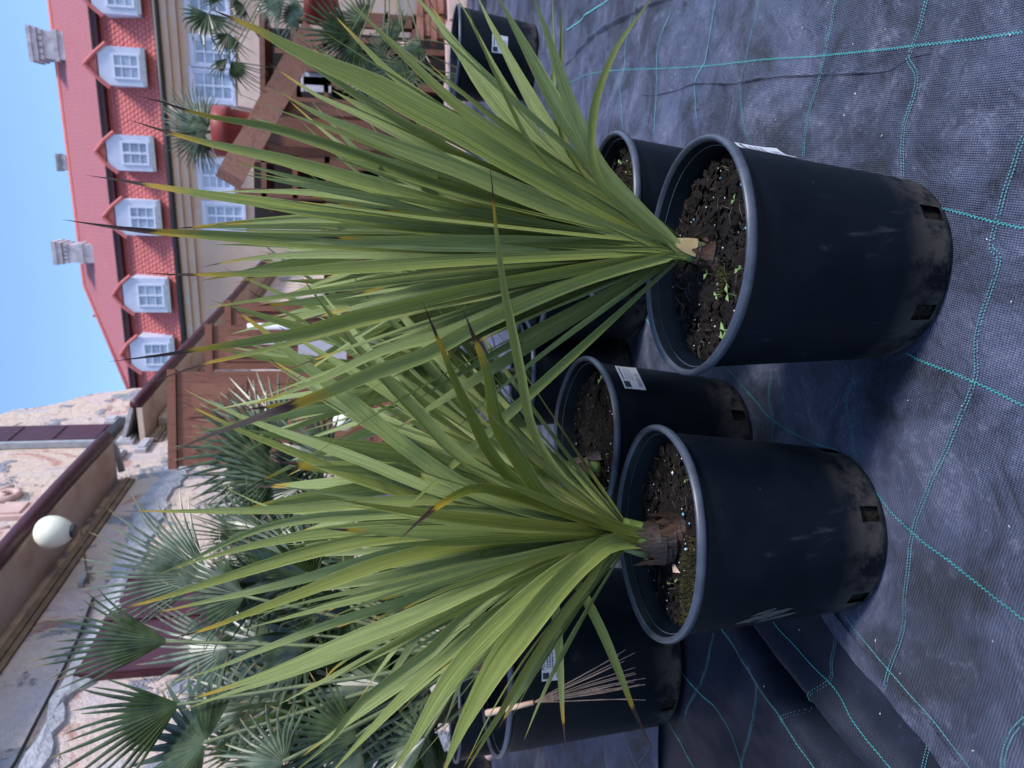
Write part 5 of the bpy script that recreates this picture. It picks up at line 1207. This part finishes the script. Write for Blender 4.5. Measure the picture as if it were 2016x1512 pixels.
# dormers
def dormer(xt, xb, y0, y1, peak):
    a = onb(xb, y0, .42); b = onb(xb, y1, .42); s0, s1 = sorted((a[0], b[0])); zb_ = min(a[1], b[1]) + abs(a[1] - b[1]) / 2; zt = onb(xt, (y0 + y1) / 2, .42)[1]; sm = (s0 + s1) / 2; w = s1 - s0; t = .42
    zp = onb(peak, (y0 + y1) / 2, .42)[1]
    mb = MB(); ch = w * .17
    mb.prism([bl(s0, t, zb_), bl(s0, t, zt - ch * 1.3), bl(s0 + ch, t, zt), bl(s1 - ch, t, zt), bl(s1, t, zt - ch * 1.3), bl(s1, t, zb_)], -BN * 1.5); d = obj('dormer', mb, M_plast, house)
    rt_ = MB()
    for sgn_, se, sc_ in ((1, s0, s0 + ch), (-1, s1, s1 - ch)):
        rt_.tube([bl(se - sgn_ * .10, t + .02, zt - ch * 1.45), bl(sc_, t + .02, zt + .06), bl(sm, t + .02, zp)], .072, 6)
    rt_.prism([bl(s0 + ch, t - .06, zt + .06), bl(sm, t - .06, zp - .05), bl(s1 - ch, t - .06, zt + .06)], -BN * 2.0)
    obj('dormer_roof', rt_, M_tile, d)
    # window set into the front
    ww, wh = w * .66, (zt - zb_) * .60; wz = zb_ + (zt - zb_) * .085; q = MB(); f_ = .07
    bbox(q, sm - ww / 2, sm + ww / 2, t + .002, t + .05, wz, wz + f_); bbox(q, sm - ww / 2, sm + ww / 2, t + .002, t + .05, wz + wh - f_, wz + wh)
    for s_ in (sm - ww / 2 + f_ / 2, sm, sm + ww / 2 - f_ / 2): bbox(q, s_ - f_ / 2, s_ + f_ / 2, t + .002, t + .048, wz + f_ + .002, wz + wh - f_ - .002)
    for k in (1, 2): bbox(q, sm - ww / 2 + f_, sm + ww / 2 - f_, t + .004, t + .035, wz + wh * k / 3 - .015, wz + wh * k / 3 + .015)
    obj('window_frame', q, M_white, d)
    for sg_ in (-1, 1):
        q = MB(); c = sm + sg_ * ww / 4; bbox(q, c - ww / 4 + f_, c + ww / 4 - f_, t + .001, t + .012, wz + f_, wz + wh - f_); obj('pane', q, M_pane, d)
    q = MB(); bbox(q, s0 + .02, s1 - .02, t + .001, t + .12, zb_ - .10, zb_ + .05); obj('sill', q, M_zinc, d)
for a in [(178, 271, -52, 31, 150), (194, 283, 95, 171, 166), (211, 301, 268, 338, 188), (228, 314, 395, 464, 203), (243, 331, 548, 615, 222), (257, 341, 664, 730, 237)]: dormer(*a)
def house_window(x0, x1, y0, y1):
    a = onb(x0, (y0 + y1) / 2); b = onb(x1, (y0 + y1) / 2); c = onb((x0 + x1) / 2, y0); d = onb((x0 + x1) / 2, y1); s0, s1 = sorted((c[0], d[0])); z1, z0 = a[1], b[1]; q = MB(); w = s1 - s0
    for (p, r_) in ((s0 - .16, s0), (s1, s1 + .16)): bbox(q, p, r_, .002, .10, z0 - .1, z1 + .16)
    bbox(q, s0, s1, .002, .10, z1, z1 + .16); bbox(q, s0 - .2, s1 + .2, .003, .16, z0 - .22, z0 - .103); win = obj('window', q, M_plast, house)
    q = MB(); f_ = .07
    for s_ in (s0 + f_ / 2, (s0 + s1) / 2, s1 - f_ / 2): bbox(q, s_ - f_ / 2, s_ + f_ / 2, .004, .06, z0 - .1, z1)
    for k in range(5): z = z0 - .1 + (z1 - z0 + .1 - .05) * k / 4; bbox(q, s0 + .002, s1 - .002, .005, .05, z, z + .05)
    obj('window_frame', q, M_white, win)
    q = MB(); bbox(q, s0, s1, .001, .01, z0 - .1, z1); obj('pane', q, M_pane, win)
for a in [(384, 452, 78, 128), (384, 452, 142, 196), (398, 450, 320, 372), (408, 474, 404, 446), (372, 440, -40, 25)]: house_window(*a)
